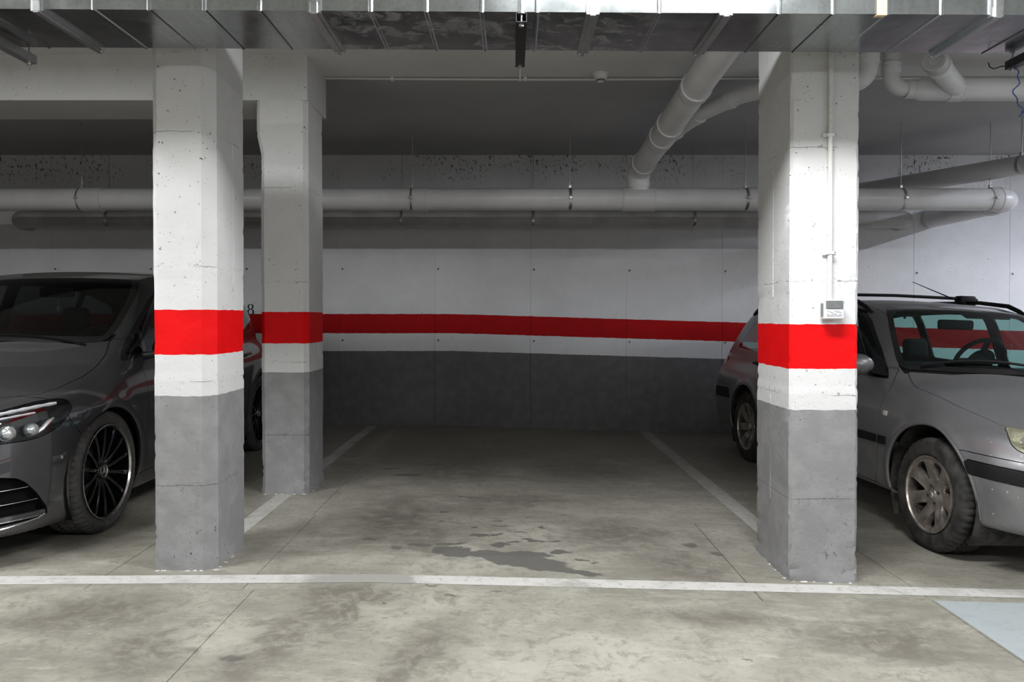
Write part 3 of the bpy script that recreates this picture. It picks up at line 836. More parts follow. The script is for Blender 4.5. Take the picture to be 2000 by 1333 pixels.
def wheel_wells(car, spots, r, x_in, x_out, mat='black'):
    for (y, z) in spots:
        for s in (-1, 1):
            m = MB(); n = 20; vs = []
            for i in range(n+1):
                a = -.55+(math.pi+1.1)*i/n
                for x in (x_in, x_out): vs.append((s*x, y+r*math.cos(a), z+r*math.sin(a)))
            fs = [(2*i, 2*i+1, 2*i+3, 2*i+2) for i in range(n)]
            fs.append(tuple(2*i for i in range(n+1)))
            m.add(vs, fs).build('wheel_well', M[mat], car)

def arch_cut(sh, spots):
    for (y, z, r) in spots:
        sh.assign('arch', both(lambda P, y=y, z=z, r=r: np.hypot(P[:, 1]-y, P[:, 2]-z)-r, over(0, .45)))

# ------------------------------------------------------------------ dark grey hatchback
def build_hatchback():
    car = empty('car', (-3.19, 3.56, 0.0))
    tag(car, 'dark grey hatchback with gloss black multi-spoke wheels, parked left of the paired pillars', 'car', kind='thing')
    sh = Shell(F_HATCH, 4.42, 1.60, .018); P_ = lambda l, n, m, **k: sh.panel(l, n, M[m], car, **k)
    arch_cut(sh, [(.91, .35, .358), (3.63, .35, .366)])
    wind = poly_sdf([(-.3, 1.075), (.2, 1.09), (.56, 1.072), (.69, 1.075), (.690, 1.16), (.648, 1.37), (.575, 1.515), (.35, 1.535), (-.3, 1.545)], 'xz', 1)
    sh.assign('windshield', both(grown(wind, -.035), under(1, 2.4)))
    sh.assign('windshield_border', both(wind, under(1, 2.4)))
    rw = poly_sdf([(-.3, 1.12), (.58, 1.12), (.60, 1.2), (.52, 1.42), (.45, 1.455), (-.3, 1.47)], 'xz', 1)
    sh.assign('rear_window', both(rw, over(1, 3.7)))
    dlo = poly_sdf([(1.185, .962), (1.25, 1.02), (1.49, 1.172), (1.756, 1.335), (2.0, 1.44), (2.3, 1.50), (2.8, 1.515), (3.4, 1.475), (3.85, 1.36), (4.0, 1.22), (3.95, 1.12), (2.6, 1.04), (1.6, .985)], 'yz')
    inner = grown(dlo, -.024)
    sh.assign('quarter_glass', both(inner, under(1, 1.47), over(0, .4)))
    sh.assign('front_glass', both(inner, over(1, 1.51), under(1, 2.42), over(0, .4)))
    sh.assign('rear_glass', both(inner, over(1, 2.54), under(1, 3.38), over(0, .4)))
    sh.assign('tail_glass', both(inner, over(1, 3.43), over(0, .4)))
    sh.assign('window_trim', both(dlo, over(0, .4)))
    head = poly_sdf([(.45, .70), (.56, .738), (.667, .763), (.715, .782), (.751, .794), (.792, .799), (.816, .791), (.833, .771), (.842, .737), (.838, .70), (.825, .648), (.785, .610), (.701, .606), (.57, .612), (.46, .65)], 'xz', 1)
    sh.assign('headlight', both(head, under(1, .85)))
    hood = poly_sdf([(-.2, .14), (.0, .14), (.3, .19), (.5, .27), (.605, .375), (.732, .49), (.762, .610), (.772, .832), (.760, 1.02), (.742, 1.144), (.705, 1.26), (.56, 1.125), (.2, .995), (-.2, .985)], 'xy')
    sh.assign('hood', both(hood, over(2, .72)))
    cowl = poly_sdf([(-.2, .98), (.2, .98), (.57, 1.10), (.71, 1.25), (.71, 1.40), (-.2, 1.40)], 'xy')
    sh.assign('cowl', both(cowl, over(2, .9), under(2, 1.12)))
    intake = poly_sdf([(.45, .25), (.47, .36), (.52, .42), (.62, .446), (.711, .444), (.748, .430), (.768, .400), (.790, .337), (.806, .252), (.804, .221), (.771, .209), (.698, .204), (.5, .20)], 'xz')
    sh.assign('intake', both(intake, under(1, .7)))
    sh.assign('grille', both(poly_sdf([(-.2, .46), (.42, .46), (.50, .56), (.46, .67), (-.2, .69)], 'xz', 1), under(1, .4)))
    sh.assign('lower_grille', both(poly_sdf([(-.2, .2), (.36, .2), (.40, .34), (.34, .38), (-.2, .38)], 'xz', 1), under(1, .4)))
    sh.assign('tail_lamp', both(poly_sdf([(.48, .86), (.95, .84), (.95, 1.02), (.55, 1.0)], 'xz', 1), over(1, 4.1)))
    sh.assign('front_bumper', poly_sdf([(-.3, 0), (-.3, .86), (.3, .86), (.5, .80), (.575, .74), (.57, .70), (.616, .623), (.68, .55), (.70, .45), (.70, .0)], 'yz'))
    sh.assign('rear_bumper', both(poly_sdf([(3.95, 0), (3.98, .66), (4.8, .66), (4.8, 0)], 'yz')))
    sh.assign('tailgate', both(poly_sdf([(-.2, .64), (.72, .64), (.70, 1.0), (.55, 1.5), (-.2, 1.52)], 'xz'), over(1, 4.0)))
    sh.assign('front_door', both(poly_sdf([(1.37, .255), (1.365, .768), (1.362, .84), (1.37, 1.06), (2.48, 1.10), (2.48, .255)], 'yz'), over(0, .45)))
    sh.assign('rear_door', both(poly_sdf([(2.48, .255), (2.48, 1.10), (3.55, 1.12), (3.50, .90), (3.30, .72), (3.22, .5), (3.2, .255)], 'yz'), over(0, .45)))
    sh.assign('sill', both(under(2, .255), over(1, 1.15), under(1, 3.3), over(0, .3)))
    sh.assign('roof', both(poly_sdf([(-.2, 1.7), (.545, 1.7), (.545, 4.25), (-.2, 4.25)], 'xy'), over(2, 1.35)))
    sh.assign('fender', both(under(1, 1.4), under(2, 1.09), over(0, .3)))
    for l in ('hood', 'roof', 'front_bumper', 'rear_bumper', 'tailgate'): P_(l, l, 'paint_dark', sym=True)
    P_('body', 'body_side', 'paint_dark', sym=True, gap=.0015)
    tag(P_('windshield', 'windshield', 'glass_dark', sym=True, gap=0, skirt=0), 'dark tinted windscreen')
    P_('windshield_border', 'windshield_border', 'gloss_black', sym=True, gap=0)
    P_('rear_window', 'rear_window', 'glass_side', sym=True, gap=0, skirt=0)
    P_('cowl', 'cowl', 'plastic_black', sym=True, offset=-.008)
    P_('grille', 'grille', 'gloss_black', sym=True, offset=-.03, skirt=-.03)
    P_('lower_grille', 'lower_grille', 'black', sym=True, offset=-.03, skirt=-.03)
    for s in (1, -1):
        for l in ('fender', 'front_door', 'rear_door', 'sill'): P_(l, l, 'paint_dark', side=s)
        P_('window_trim', 'window_trim', 'gloss_black', side=s, gap=0)
        for l in ('quarter_glass', 'front_glass', 'rear_glass', 'tail_glass'): P_(l, 'side_window', 'glass_side' if l in ('rear_glass', 'tail_glass') else 'glass_dark', side=s, gap=0, skirt=0)
        P_('tail_lamp', 'tail_lamp', 'red_lens', side=s)
        # bumper intake: dark recess with three bright-edged louvres
        it = P_('intake', 'bumper_intake', 'black', side=s, offset=-.045, skirt=-.045, gap=0)
        for (z, xa, xb, th, mt) in ((.376, .46, .769, .0035, 'silver_edge'), (.306, .45, .787, .0035, 'silver_edge'), (.214, .46, .798, .030, 'silver_edge')):
            xs = np.linspace(xa, xb, 14); m = MB(); vs = []
            for x in xs:
                p = sh.at_front(x, z, 0.0); d = -.012
                for (a, b) in ((0, 0), (0, th), (.05, th), (.05, 0)): vs.append((s*x, p.y-d+a, z+b))
            fs = [(4*i+j, 4*i+(j+1) % 4, 4*i+4+(j+1) % 4, 4*i+4+j) for i in range(13) for j in range(4)]+[(0, 1, 2, 3), (52, 53, 54, 55)]
            m.add(vs, fs).build('louvre', M['gloss_black' if th < .01 else 'paint_dark'], it, sharp=30)
            MB().tube([(s*x, sh.at_front(x, z+th/2).y+.012, z+min(th, .01)/2) for x in xs], .0018, 8).build('louvre_edge', M[mt], it)
        blade = [(s*x, sh.at_front(x, z, .002).y, z) for x, z in ((.50, .172), (.58, .176), (.64, .182), (.71, .190), (.75, .199), (.785, .208), (.800, .222))]
        MB().tube(blade, .004, 8).build('bumper_blade', M['chrome'], car)
        MB().lathe([(0, 0), (.009, 0), (.011, -.003)], sh.at_side(.504, .495, .001, s), (s*.8, -.6, 0), 14).build('parking_sensor', M['silver_edge'], car)
        # headlight: recessed dark bowl, projectors and light guides under a clear cover
        hl = P_('headlight', 'headlight', 'lens', side=s, gap=.001, skirt=0)
        P_('headlight', 'lamp_housing', 'gloss_black', side=s, offset=-.055, skirt=-.055, gap=.002).parent = hl
        for (x, z, r) in ((.756, .655, .027), (.697, .650, .031), (.61, .655, .034)):
            y = sh.at_front(x, z).y+.03
            MB().lathe([(0, -.018), (r*.55, -.014), (r*.85, -.004), (r, .006), (r*1.05, .0), (r*1.16, .0), (r*1.2, .03)], (s*x, y, z), (0, 1, 0), 28).build('projector', M['lamp_inner'], hl)
            MB().lathe([(0, -.022), (r*.5, -.018), (r*.84, -.004)], (s*x, y-.003, z), (0, 1, 0), 24).build('projector_lens', M['lens'], hl)
        for pts, w in (([(.50, .712), (.60, .732), (.68, .750), (.74, .764), (.797, .775)], .010), ([(.54, .694), (.62, .712), (.70, .728), (.76, .739)], .006)):
            pp = [Vector((s*x, sh.at_front(x, z).y+.02, z)) for x, z in pts]
            m = MB(); q = [a+(b-a)*t for a, b in zip(pp[:-1], pp[1:]) for t in (0, .25, .5, .75)]+[pp[-1]]
            m.tube(q, [w*(.75+.25*(i % 2)) for i in range(len(q))], 8).build('light_guide', M['lamp_strip'], hl)
        MB().tube([(s*.770, sh.at_front(.770, .65).y+.022, .632), (s*.786, sh.at_front(.786, .66).y+.022, .655), (s*.797, sh.at_front(.797, .68).y+.022, .685), (s*.806, sh.at_front(.806, .70).y+.022, .702)], [.007, .011, .011, .006], 8).build('light_guide', M['lamp_inner'], hl)
        # mirror, handles, belt line
        mi = MB(); c = Vector((s*.965, 1.52, 1.03))
        mi.lathe([(0, -.055), (.05, -.052), (.08, -.03), (.092, 0), (.088, .03), (.07, .05), (0, .055)], (0, 0, 0), (0, 1, 0), 28)
        mi.v = [(c.x+x*1.25, c.y+y*1.3, c.z+z*.82) for x, y, z in mi.v]
        mo = mi.build('mirror', M['gloss_black'], car)
        MB().tube([(s*.80, 1.46, .975), (s*.87, 1.47, .985), (s*.93, 1.50, 1.0)], [.03, .024, .03], 10).build('mirror_stalk', M['plastic_black'], mo)
        for y in (2.28, 3.30):
            a, b, d, e = sh.at_side(y-.09, .90, .004, s), sh.at_side(y-.07, .90, .028, s), sh.at_side(y+.07, .905, .028, s), sh.at_side(y+.09, .905, .004, s)
            MB().tube([a, b, d, e], [.012, .012, .012, .012], 10).build('door_handle', M['paint_dark'], car)
    wheel_wells(car, [(.90, .345), (3.63, .345)], .378, .52, .855)
    liner = ('body', 'hood', 'roof', 'front_bumper', 'rear_bumper', 'tailgate', 'fender', 'front_door', 'rear_door', 'sill', 'cowl', 'tail_lamp', 'windshield_border', 'window_trim')
    P_(liner, 'inner_lining', 'black', sym=True, offset=-.024, gap=0, skirt=0)
    MB().box(-.55, .55, .35, 4.2, .19, .30).build('floor_pan', M['black'], car)
    seats_and_dash(car, 1.05, 1.05, .20, 3.35)
    soft('inner_mirror', -.12, .12, -.02, .02, -.035, .035, .018, M['trim'], car, at=(0, 1.92, 1.40))
    MB().tube([(.0, 1.93, 1.355), (.004, 1.93, 1.30)], .0015, 6).lathe([(0, .02), (.012, .012), (.014, 0), (.008, -.014), (0, -.02)], (.004, 1.93, 1.285), (0, 0, 1), 12).build('hanging_charm', M['plastic_white'], car)
    for (a, b) in (((.05, 1.02), (.62, 1.13)), ((-.55, 1.08), (.02, 1.02))):
        p = [sh.at_top(a[0]+(b[0]-a[0])*i/6, a[1]+(b[1]-a[1])*i/6+.015, .004) for i in range(7)]
        MB().tube(p, .007, 8).build('wiper', M['black'], car)
    w = dark_wheel()
    set_wheels(car, w, [(.885, .90, .345), (-.885, .90, .345), (.885, 3.63, .345), (-.885, 3.63, .345)])
    return car

# ------------------------------------------------------------------ silver estate
def build_estate():
    th = math.radians(4.64)
    fy = Vector((-math.sin(th), math.cos(th), .03*math.sin(th))).normalized(); fx = Vector((math.cos(th), math.sin(th), -.03*math.cos(th))).normalized()
    up = fx.cross(fy).normalized(); o = Vector((3.187, 4.46, 0))-fy*.95; o.z = -.03*(o.x+.65)
    mat = Matrix(((fx.x, fy.x, up.x, o.x), (fx.y, fy.y, up.y, o.y), (fx.z, fy.z, up.z, o.z), (0, 0, 0, 1)))
    car = empty('car', matrix=mat)
    tag(car, 'dusty silver estate car with roof rails and worn seven-spoke wheels, parked behind the right pillar', 'car', kind='thing')
    sh = Shell(F_ESTATE, 4.76, 1.50, .018); P_ = lambda l, n, m, **k: sh.panel(l, n, M[m], car, **k)
    arch_cut(sh, [(.95, .33, .385), (3.65, .33, .372)])
    wind = poly_sdf([(-.3, .985), (.3, .985), (.56, .99), (.675, .99), (.672, 1.04), (.590, 1.22), (.500, 1.375), (.42, 1.405), (.1, 1.415), (-.3, 1.418)], 'xz', 1)
    sh.assign('windshield', both(grown(wind, -.028), under(1, 2.5)))
    sh.assign('windshield_border', both(wind, under(1, 2.5)))
    rw = poly_sdf([(-.3, 1.0), (.60, 1.0), (.62, 1.08), (.54, 1.33), (.48, 1.36), (-.3, 1.375)], 'xz', 1)
    sh.assign('rear_window', both(rw, over(1, 4.15)))
    dlo = poly_sdf([(1.545, .925), (1.60, .985), (1.762, 1.115), (2.018, 1.305), (2.16, 1.372), (2.4, 1.402), (3.0, 1.412), (3.6, 1.395), (3.98, 1.352), (4.10, 1.26), (4.25, 1.075), (4.26, 1.02), (3.6, .99), (2.5, .952)], 'yz')
    inner = grown(dlo, -.018)
    sh.assign('front_glass', both(inner, under(1, 2.50), over(0, .4)))
    sh.assign('rear_glass', both(inner, over(1, 2.60), under(1, 3.42), over(0, .4)))
    sh.assign('tail_glass', both(inner, over(1, 3.50), over(0, .4)))
    sh.assign('window_trim', both(dlo, over(0, .4)))
    head = poly_sdf([(.34, .69), (.5, .722), (.60, .748), (.676, .757), (.712, .750), (.742, .722), (.757, .682), (.745, .652), (.70, .640), (.60, .632), (.45, .632), (.35, .645)], 'xz', 1)
    sh.assign('headlight', both(head, under(1, .75)))
    sh.assign('hood', both(poly_sdf([(-.2, .09), (.25, .12), (.5, .25), (.64, .43), (.700, .60), (.722, .9), (.715, 1.3), (.66, 1.50), (.45, 1.36), (.05, 1.225), (-.2, 1.22)], 'xy'), over(2, .64)))
    sh.assign('cowl', both(poly_sdf([(-.2, 1.2), (.05, 1.2), (.45, 1.35), (.68, 1.5), (.68, 1.62), (-.2, 1.6)], 'xy'), over(2, .85), under(2, 1.02)))
    sh.assign('bumper_strip', both(poly_sdf([(.637, .577), (.611, .503), (.361, .489), (-.3, .489), (-.3, .562), (.365, .564)], 'yz'), under(1, .64)))
    sh.assign('grille', both(poly_sdf([(-.2, .26), (.30, .26), (.34, .36), (.28, .42), (-.2, .42)], 'xz', 1), under(1, .4)))
    sh.assign('upper_grille', both(poly_sdf([(-.2, .635), (.26, .635), (.27, .68), (-.2, .685)], 'xz', 1), under(1, .4)))
    sh.assign('rear_strip', both(poly_sdf([(4.07, .63), (4.05, .535), (4.9, .52), (4.9, .61)], 'yz', 0)))
    sh.assign('tail_lamp', both(poly_sdf([(4.40, .99), (4.9, 1.02), (4.9, .76), (4.46, .77)], 'yz', 1), over(0, .5)))
    sh.assign('front_bumper', poly_sdf([(-.3, 0), (-.3, .618), (.37, .605), (.66, .617), (.75, .60), (.62, .45), (.62, 0)], 'yz'))
    sh.assign('rear_bumper', poly_sdf([(3.98, 0), (4.02, .66), (4.9, .66), (4.9, 0)], 'yz'))
    sh.assign('tailgate', both(poly_sdf([(-.2, .66), (.74, .66), (.66, 1.0), (.52, 1.40), (-.2, 1.42)], 'xz'), over(1, 4.2)))
    sh.assign('front_door', both(poly_sdf([(1.55, .99), (1.469, .859), (1.445, .764), (1.431, .638), (1.439, .509), (1.469, .359), (1.50, .27), (2.55, .27), (2.55, 1.02)], 'yz'), over(0, .45)))
    sh.assign('rear_door', both(poly_sdf([(2.55, .27), (2.55, 1.02), (3.62, 1.04), (3.60, .86), (3.36, .7), (3.24, .5), (3.22, .27)], 'yz'), over(0, .45)))
    sh.assign('sill', both(under(2, .27), over(1, 1.2), under(1, 3.35), over(0, .3)))
    sh.assign('roof', both(poly_sdf([(-.2, 1.9), (.53, 1.9), (.53, 4.35), (-.2, 4.35)], 'xy'), over(2, 1.30)))
    sh.assign('fender', both(under(1, 1.6), under(2, 1.0), over(0, .3)))
    for l in ('hood', 'roof', 'front_bumper', 'rear_bumper', 'tailgate'): P_(l, l, 'paint_silver', sym=True)
    P_('body', 'body_side', 'paint_silver', sym=True, gap=.0015)
    P_('windshield', 'windshield', 'glass_green', sym=True, gap=0, skirt=0)
    P_('windshield_border', 'windshield_border', 'gloss_black', sym=True, gap=0)
    P_('rear_window', 'rear_window', 'glass_green', sym=True, gap=0, skirt=0)
    P_('cowl', 'cowl', 'plastic_black', sym=True, offset=-.006)
    tag(P_('bumper_strip', 'bumper_strip', 'plastic_black', sym=True, offset=.006, skirt=.02), 'black rubbing strip across the bumper')
    P_('rear_strip', 'bumper_strip', 'plastic_black', sym=True, offset=.006, skirt=.02)
    P_('grille', 'lower_grille', 'black', sym=True, offset=-.03, skirt=-.03)
    P_('upper_grille', 'grille', 'plastic_black', sym=True, offset=-.02, skirt=-.02)
    for s in (1, -1):
        for l in ('fender', 'front_door', 'rear_door', 'sill'): P_(l, l, 'paint_silver', side=s)
        P_('window_trim', 'window_trim', 'gloss_black', side=s, gap=0)
        for l in ('front_glass', 'rear_glass', 'tail_glass'): P_(l, 'side_window', 'glass_green', side=s, gap=0, skirt=0)
        P_('tail_lamp', 'tail_lamp', 'red_lens', side=s)
        hl = P_('headlight', 'headlight', 'lens_yellow', side=s, gap=.001, skirt=0)
        P_('headlight', 'lamp_housing', 'lamp_inner', side=s, offset=-.045, skirt=-.045, gap=.003).parent = hl
        for (x, z, r) in ((.690, .70, .026), (.62, .695, .036), (.50, .685, .04)):
            y = sh.at_front(x, z).y+.03
            MB().lathe([(0, .0), (r*.5, -.004), (r*.9, -.014), (r*1.06, -.02), (r*1.1, -.012), (r*1.1, .02)], (s*x, y, z), (0, 1, 0), 24).build('reflector', M['lamp_inner'], hl)
            MB().lathe([(0, -.016), (r*.25, -.010), (r*.3, .0)], (s*x, y, z), (0, 1, 0), 14).build('bulb', M['orange'], hl)
        flat_strip(sh, [(y, .556) for y in np.linspace(1.345, 1.425, 4)], .05, .012, 'side_strip', M['plastic_black'], car, s)
        flat_strip(sh, [(y, .556) for y in np.linspace(1.452, 2.53, 12)], .05, .012, 'side_strip', M['plastic_black'], car, s)
        flat_strip(sh, [(y, .556) for y in np.linspace(2.57, 3.25, 8)], .05, .012, 'side_strip', M['plastic_black'], car, s)
        ind = sh.at_side(1.375, .722, 0, s)
        soft('side_indicator', -.008, .008, -.022, .022, -.016, .016, .007, M['orange'], car, at=ind)
        for y, z in ((2.35, .875), (3.56, .895)):
            a, b, d, e = sh.at_side(y-.08, z, .0, s), sh.at_side(y-.065, z, .026, s), sh.at_side(y+.065, z+.003, .026, s), sh.at_side(y+.08, z+.003, .0, s)
            MB().tube([a, b, d, e], .013, 10).build('door_handle', M['plastic_black'], car)
        # arch lips
        for (wy, wz, r) in ((.95, .33, .385), (3.65, .33, .372)):
            lip = [sh.at_side(wy+r*math.cos(a), wz+r*math.sin(a), -.006, s) for a in np.linspace(-.15, math.pi+.15, 30)]
            MB().tube(lip, .010, 8).build('arch_lip', M['paint_silver'], car)
        mi = MB(); c = Vector((s*.905, 1.66, 1.005))
        mi.lathe([(0, -.06), (.045, -.055), (.075, -.035), (.088, 0), (.086, .03), (.07, .045), (0, .045)], (0, 0, 0), (0, 1, 0), 28)
        mi.v = [(c.x+x*1.2, c.y+y, c.z+z*.80) for x, y, z in mi.v]
        mo = mi.build('mirror', M['paint_silver'], car)
        MB().add([sh.at_side(1.56, .94, .004, s), sh.at_side(1.72, .95, .004, s), sh.at_side(1.72, 1.07, .004, s), Vector((s*.84, 1.60, .955)), Vector((s*.85, 1.70, .96)), Vector((s*.84, 1.69, 1.03))], [(0, 1, 2), (3, 5, 4), (0, 3, 4, 1), (1, 4, 5, 2), (2, 5, 3, 0)]).build('mirror_base', M['plastic_black'], mo, sharp=20)
        # roof rail on three feet
        rail = [(s*.585, y, float(sh.at_top(.585, y).z)+h) for y, h in ((2.08, .002), (2.16, .026), (2.28, .048), (2.6, .058), (3.2, .060), (3.8, .056), (4.05, .044), (4.15, .024), (4.22, .002))]
        rr = MB().tube(rail, [.012, .016, .017, .016, .016, .016, .017, .016, .012], 10)
        rr.build('roof_rail', M['plastic_black'], car)
        for y in (2.16, 3.2, 4.12):
            MB().tube([sh.at_top(.585, y)*1+Vector((0, 0, -.004)) if s > 0 else Vector((-.585, y, sh.at_top(.585, y).z-.004)), (s*.585, y, sh.at_top(.585, y).z+.045 if y == 3.2 else sh.at_top(.585, y).z+.02)], .017, 10).build('rail_foot', M['plastic_black'], car)
    for y in (2.79, 3.73):
        z = sh.at_top(.585, y).z+.085
        cb = MB().tube([(-.70, y, z-.004), (-.5, y, z+.006), (0, y, z+.014), (.5, y, z+.006), (.70, y, z-.004)], .013, 10).build('roof_bar', M['plastic_black'], car)
        for s in (-1, 1):
            soft('bar_clamp', s*.60-.07, s*.60+.07, y-.045, y+.045, z-.055, z+.028, .018, M['plastic_black'], cb)
            MB().tube([(s*.61, y, z-.03), (s*.655, y-.01, z-.11), (s*.66, y-.01, z-.13)], .012, 8).build('bar_hook', M['plastic_black'], cb)
    ab = sh.at_top(0.35, 2.25)
    MB().tube([(.30, 2.35, sh.at_top(.30, 2.35).z), (.30, 2.42, sh.at_top(.30, 2.42).z+.02), (.12, 2.75, sh.at_top(.1, 2.75).z+.155)], [.012, .006, .0025], 8).build('antenna', M['plastic_black'], car)
    wheel_wells(car, [(.95, .33), (3.65, .33)], .392, .52, .845, 'arch_dust')
    liner = ('body', 'hood', 'roof', 'front_bumper', 'rear_bumper', 'tailgate', 'fender', 'front_door', 'rear_door', 'sill', 'cowl', 'tail_lamp', 'bumper_strip', 'rear_strip', 'windshield_border', 'window_trim')
    P_(liner, 'inner_lining', 'trim', sym=True, offset=-.024, gap=0, skirt=0)
    MB().box(-.55, .55, .35, 4.5, .24, .34).build('floor_pan', M['black'], car)
    seats_and_dash(car, 1.32, .96, .06, 3.55, (.33, .90, .065, .185))
    soft('inner_mirror', -.13, .13, -.02, .02, -.035, .035, .018, M['trim'], car, at=(0, 2.02, 1.285))
    for s in (-1, 1): soft('sun_visor', -.17, .17, -.08, .08, -.011, .011, .01, M['visor'], car, rot=(.40, 0, 0), at=(s*.34, 2.22, 1.372))
    for (a, b) in (((-.58, 1.46), (.06, 1.27)), ((.05, 1.27), (.62, 1.44))):
        p = [sh.at_top(a[0]+(b[0]-a[0])*i/8, a[1]+(b[1]-a[1])*i/8+.035, .016) for i in range(9)]
        MB().tube(p, .008, 8).build('wiper', M['plastic_black'], car)
    w = silver_wheel()
    set_wheels(car, w, [(.862, .95, .318), (-.862, .95, .318), (.862, 3.65, .318), (-.862, 3.65, .318)])
    return car
# ------------------------------------------------------------------ the hall
def floor_z(x): return -.03*max(0.0, x+.65)
def slab(x0, x1, y0, y1, parent, gap=.0035, ya=.0025, yb=.0025):
    xs = [x0+gap]+[v for v in np.arange(-10, 10.1, .5) if x0+.05 < v < x1-.05]+[x1-gap]
    if x0 < -.65 < x1: xs = sorted(set(xs)|{-.65})
    m = MB(); n = len(xs); y0, y1 = y0+ya, y1-yb
    vs = [(x, y, floor_z(x)+d) for d in (0, -.12) for y in (y0, y1) for x in xs]
    fs = []
    for i in range(n-1):
        fs += [(i, i+1, n+i+1, n+i), (2*n+i, 3*n+i, 3*n+i+1, 2*n+i+1), (i, 2*n+i, 2*n+i+1, i+1), (n+i, n+i+1, 3*n+i+1, 3*n+i)]
    fs += [(0, n, 3*n, 2*n), (n-1, 3*n-1, 4*n-1, 2*n-1)]
    return m.add(vs, fs).build('concrete_slab', M['floor'], parent, smooth=False)
floor = MB().add([(x, y, floor_z(x)-d) for d in (.006, .2) for y in (-6, 8.8) for x in (-9, -.65, 9)],
                 [(0, 1, 4, 3), (1, 2, 5, 4), (6, 9, 10, 7), (7, 10, 11, 8), (0, 6, 7, 1), (1, 7, 8, 2), (3, 4, 10, 9), (4, 5, 11, 10), (0, 3, 9, 6), (2, 8, 11, 5)]).build('floor', M['joint'], smooth=False)
tag(floor, kind='structure')
XC0 = [-9, -1.16, 1.93, 9]; XC1 = [-9, -1.93, -1.215, 1.13, 1.93, 9]; XC2 = [-9, -1.93, -1.235, 9]
for ys, cuts in (((-6, 3.50), XC0), ((3.50, 4.83), XC1), ((4.83, 8.8), XC2)):
    for a, b in zip(cuts[:-1], cuts[1:]): slab(a, b, ys[0], ys[1], floor, .0021, .0006 if ys[0] == 3.5 else .0016, .0006 if ys[1] == 3.5 else .0016)
def strip(name, corners, mat, label=None, step=.4):
    # thin coat of paint over the slab, corners in plan, subdivided along its length
    a, b, c, d = [Vector((*p, 0)) for p in corners]; n = max(2, int((b-a).length/step)); vs = []
    ts = [i/n for i in range(n+1)]
    if (a.x+.65)*(b.x+.65) < 0: ts = sorted(ts+[(-.65-a.x)/(b.x-a.x)]); n += 1
    for t in ts:
        for p, q in ((a, b), (d, c)):
            w = p+(q-p)*t; vs.append((w.x, w.y, floor_z(w.x)+.0012))
    fs = [(2*i, 2*i+2, 2*i+3, 2*i+1) for i in range(n)]
    o = MB().add(vs, fs).build(name, M[mat], floor, smooth=False)
    return tag(o, label)
strip('painted_line', [(-9, 3.445), (9, 3.76), (9, 3.875), (-9, 3.56)], 'line', 'worn white line across the mouth of the bays')
strip('painted_line', [(-1.625, 4.2), (-1.625, 8.79), (-1.515, 8.79), (-1.515, 4.2)], 'line_faint', 'faded white line running back past the rear left pillar')
strip('painted_line', [(1.47, 3.9), (1.425, 8.79), (1.545, 8.79), (1.59, 3.9)], 'line_faint', 'faded white line beside the right hand bay')
strip('painted_area', [(1.94, .5), (9, .5), (9, 3.63), (1.94, 3.57)], 'blue_paint', 'pale blue painted walkway')

def wall(name, p0, p1, z0, z1, mat, thick=.2):
    a, b = Vector((*p0, 0)), Vector((*p1, 0)); d = (b-a).normalized(); n = Vector((-d.y, d.x, 0))
    vs = [(p.x, p.y, z) for p in (a, b, b+n*thick, a+n*thick) for z in (z0, z1)]
    o = MB().add(vs, [(0, 2, 3, 1), (2, 4, 5, 3), (4, 6, 7, 5), (6, 0, 1, 7), (1, 3, 5, 7), (0, 6, 4, 2)]).build(name, M[mat], smooth=False)
    return tag(o, kind='structure')
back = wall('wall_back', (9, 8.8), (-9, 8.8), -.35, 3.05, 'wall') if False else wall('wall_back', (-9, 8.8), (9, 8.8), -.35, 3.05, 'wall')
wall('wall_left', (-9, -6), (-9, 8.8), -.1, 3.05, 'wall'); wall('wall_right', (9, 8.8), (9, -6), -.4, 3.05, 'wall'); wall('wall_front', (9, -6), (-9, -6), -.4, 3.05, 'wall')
# formwork joints of the cast wall: thin raised fins, tie holes beside them
for k, x in enumerate(np.arange(-7.33, 8, 1.078)):
    big = abs(x+.86) < .1 or abs(x-.215) < .1
    t = .0045 if big else .0025
    MB().add([(x-t, 8.8, -.3), (x+t, 8.8, -.3), (x+t*.5, 8.8-t*1.3, -.3), (x-t*.5, 8.8-t*1.3, -.3), (x-t, 8.8, 3.04), (x+t, 8.8, 3.04), (x+t*.5, 8.8-t*1.3, 3.04), (x-t*.5, 8.8-t*1.3, 3.04)],
             [(0, 1, 5, 4), (1, 2, 6, 5), (2, 3, 7, 6), (3, 0, 4, 7), (0, 3, 2, 1), (4, 5, 6, 7)]).build('joint_fin', M['wall'], back, smooth=False)
    for z in (.18, .965, 1.77, 2.6):
        zz = z+floor_z(x)*.3
        MB().lathe([(.010, .001), (.013, -.003), (.020, -.004), (.023, .001)], (x+.03, 8.8, zz), (0, 1, 0), 14).build('tie_hole_rim', M['wall'], back)
        MB().lathe([(0, -.001), (.0115, -.0012), (.0115, .004), (0, .004)], (x+.03, 8.8, zz), (0, 1, 0), 12).build('tie_hole', M['joint'], back)

o = MB().box(-9, 9, -6, 5.9, 3.03, 3.3).build('ceiling', M['ceiling_front'], smooth=False); tag(o, kind='structure')
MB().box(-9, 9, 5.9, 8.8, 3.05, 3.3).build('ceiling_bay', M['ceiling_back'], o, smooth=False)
b = MB()
b.add([(x, y, z) for x in (-9, -1.408) for (y, z) in ((5.39, 2.72), (5.39, 3.03), (5.93, 3.03), (5.93, 2.725))], [(0, 1, 2, 3), (4, 7, 6, 5), (0, 4, 5, 1), (3, 2, 6, 7), (0, 3, 7, 4), (1, 5, 6, 2)])
o = b.build('trim_1', M['beam'], smooth=False); tag(o, kind='structure'); o.name = 'trim_1'

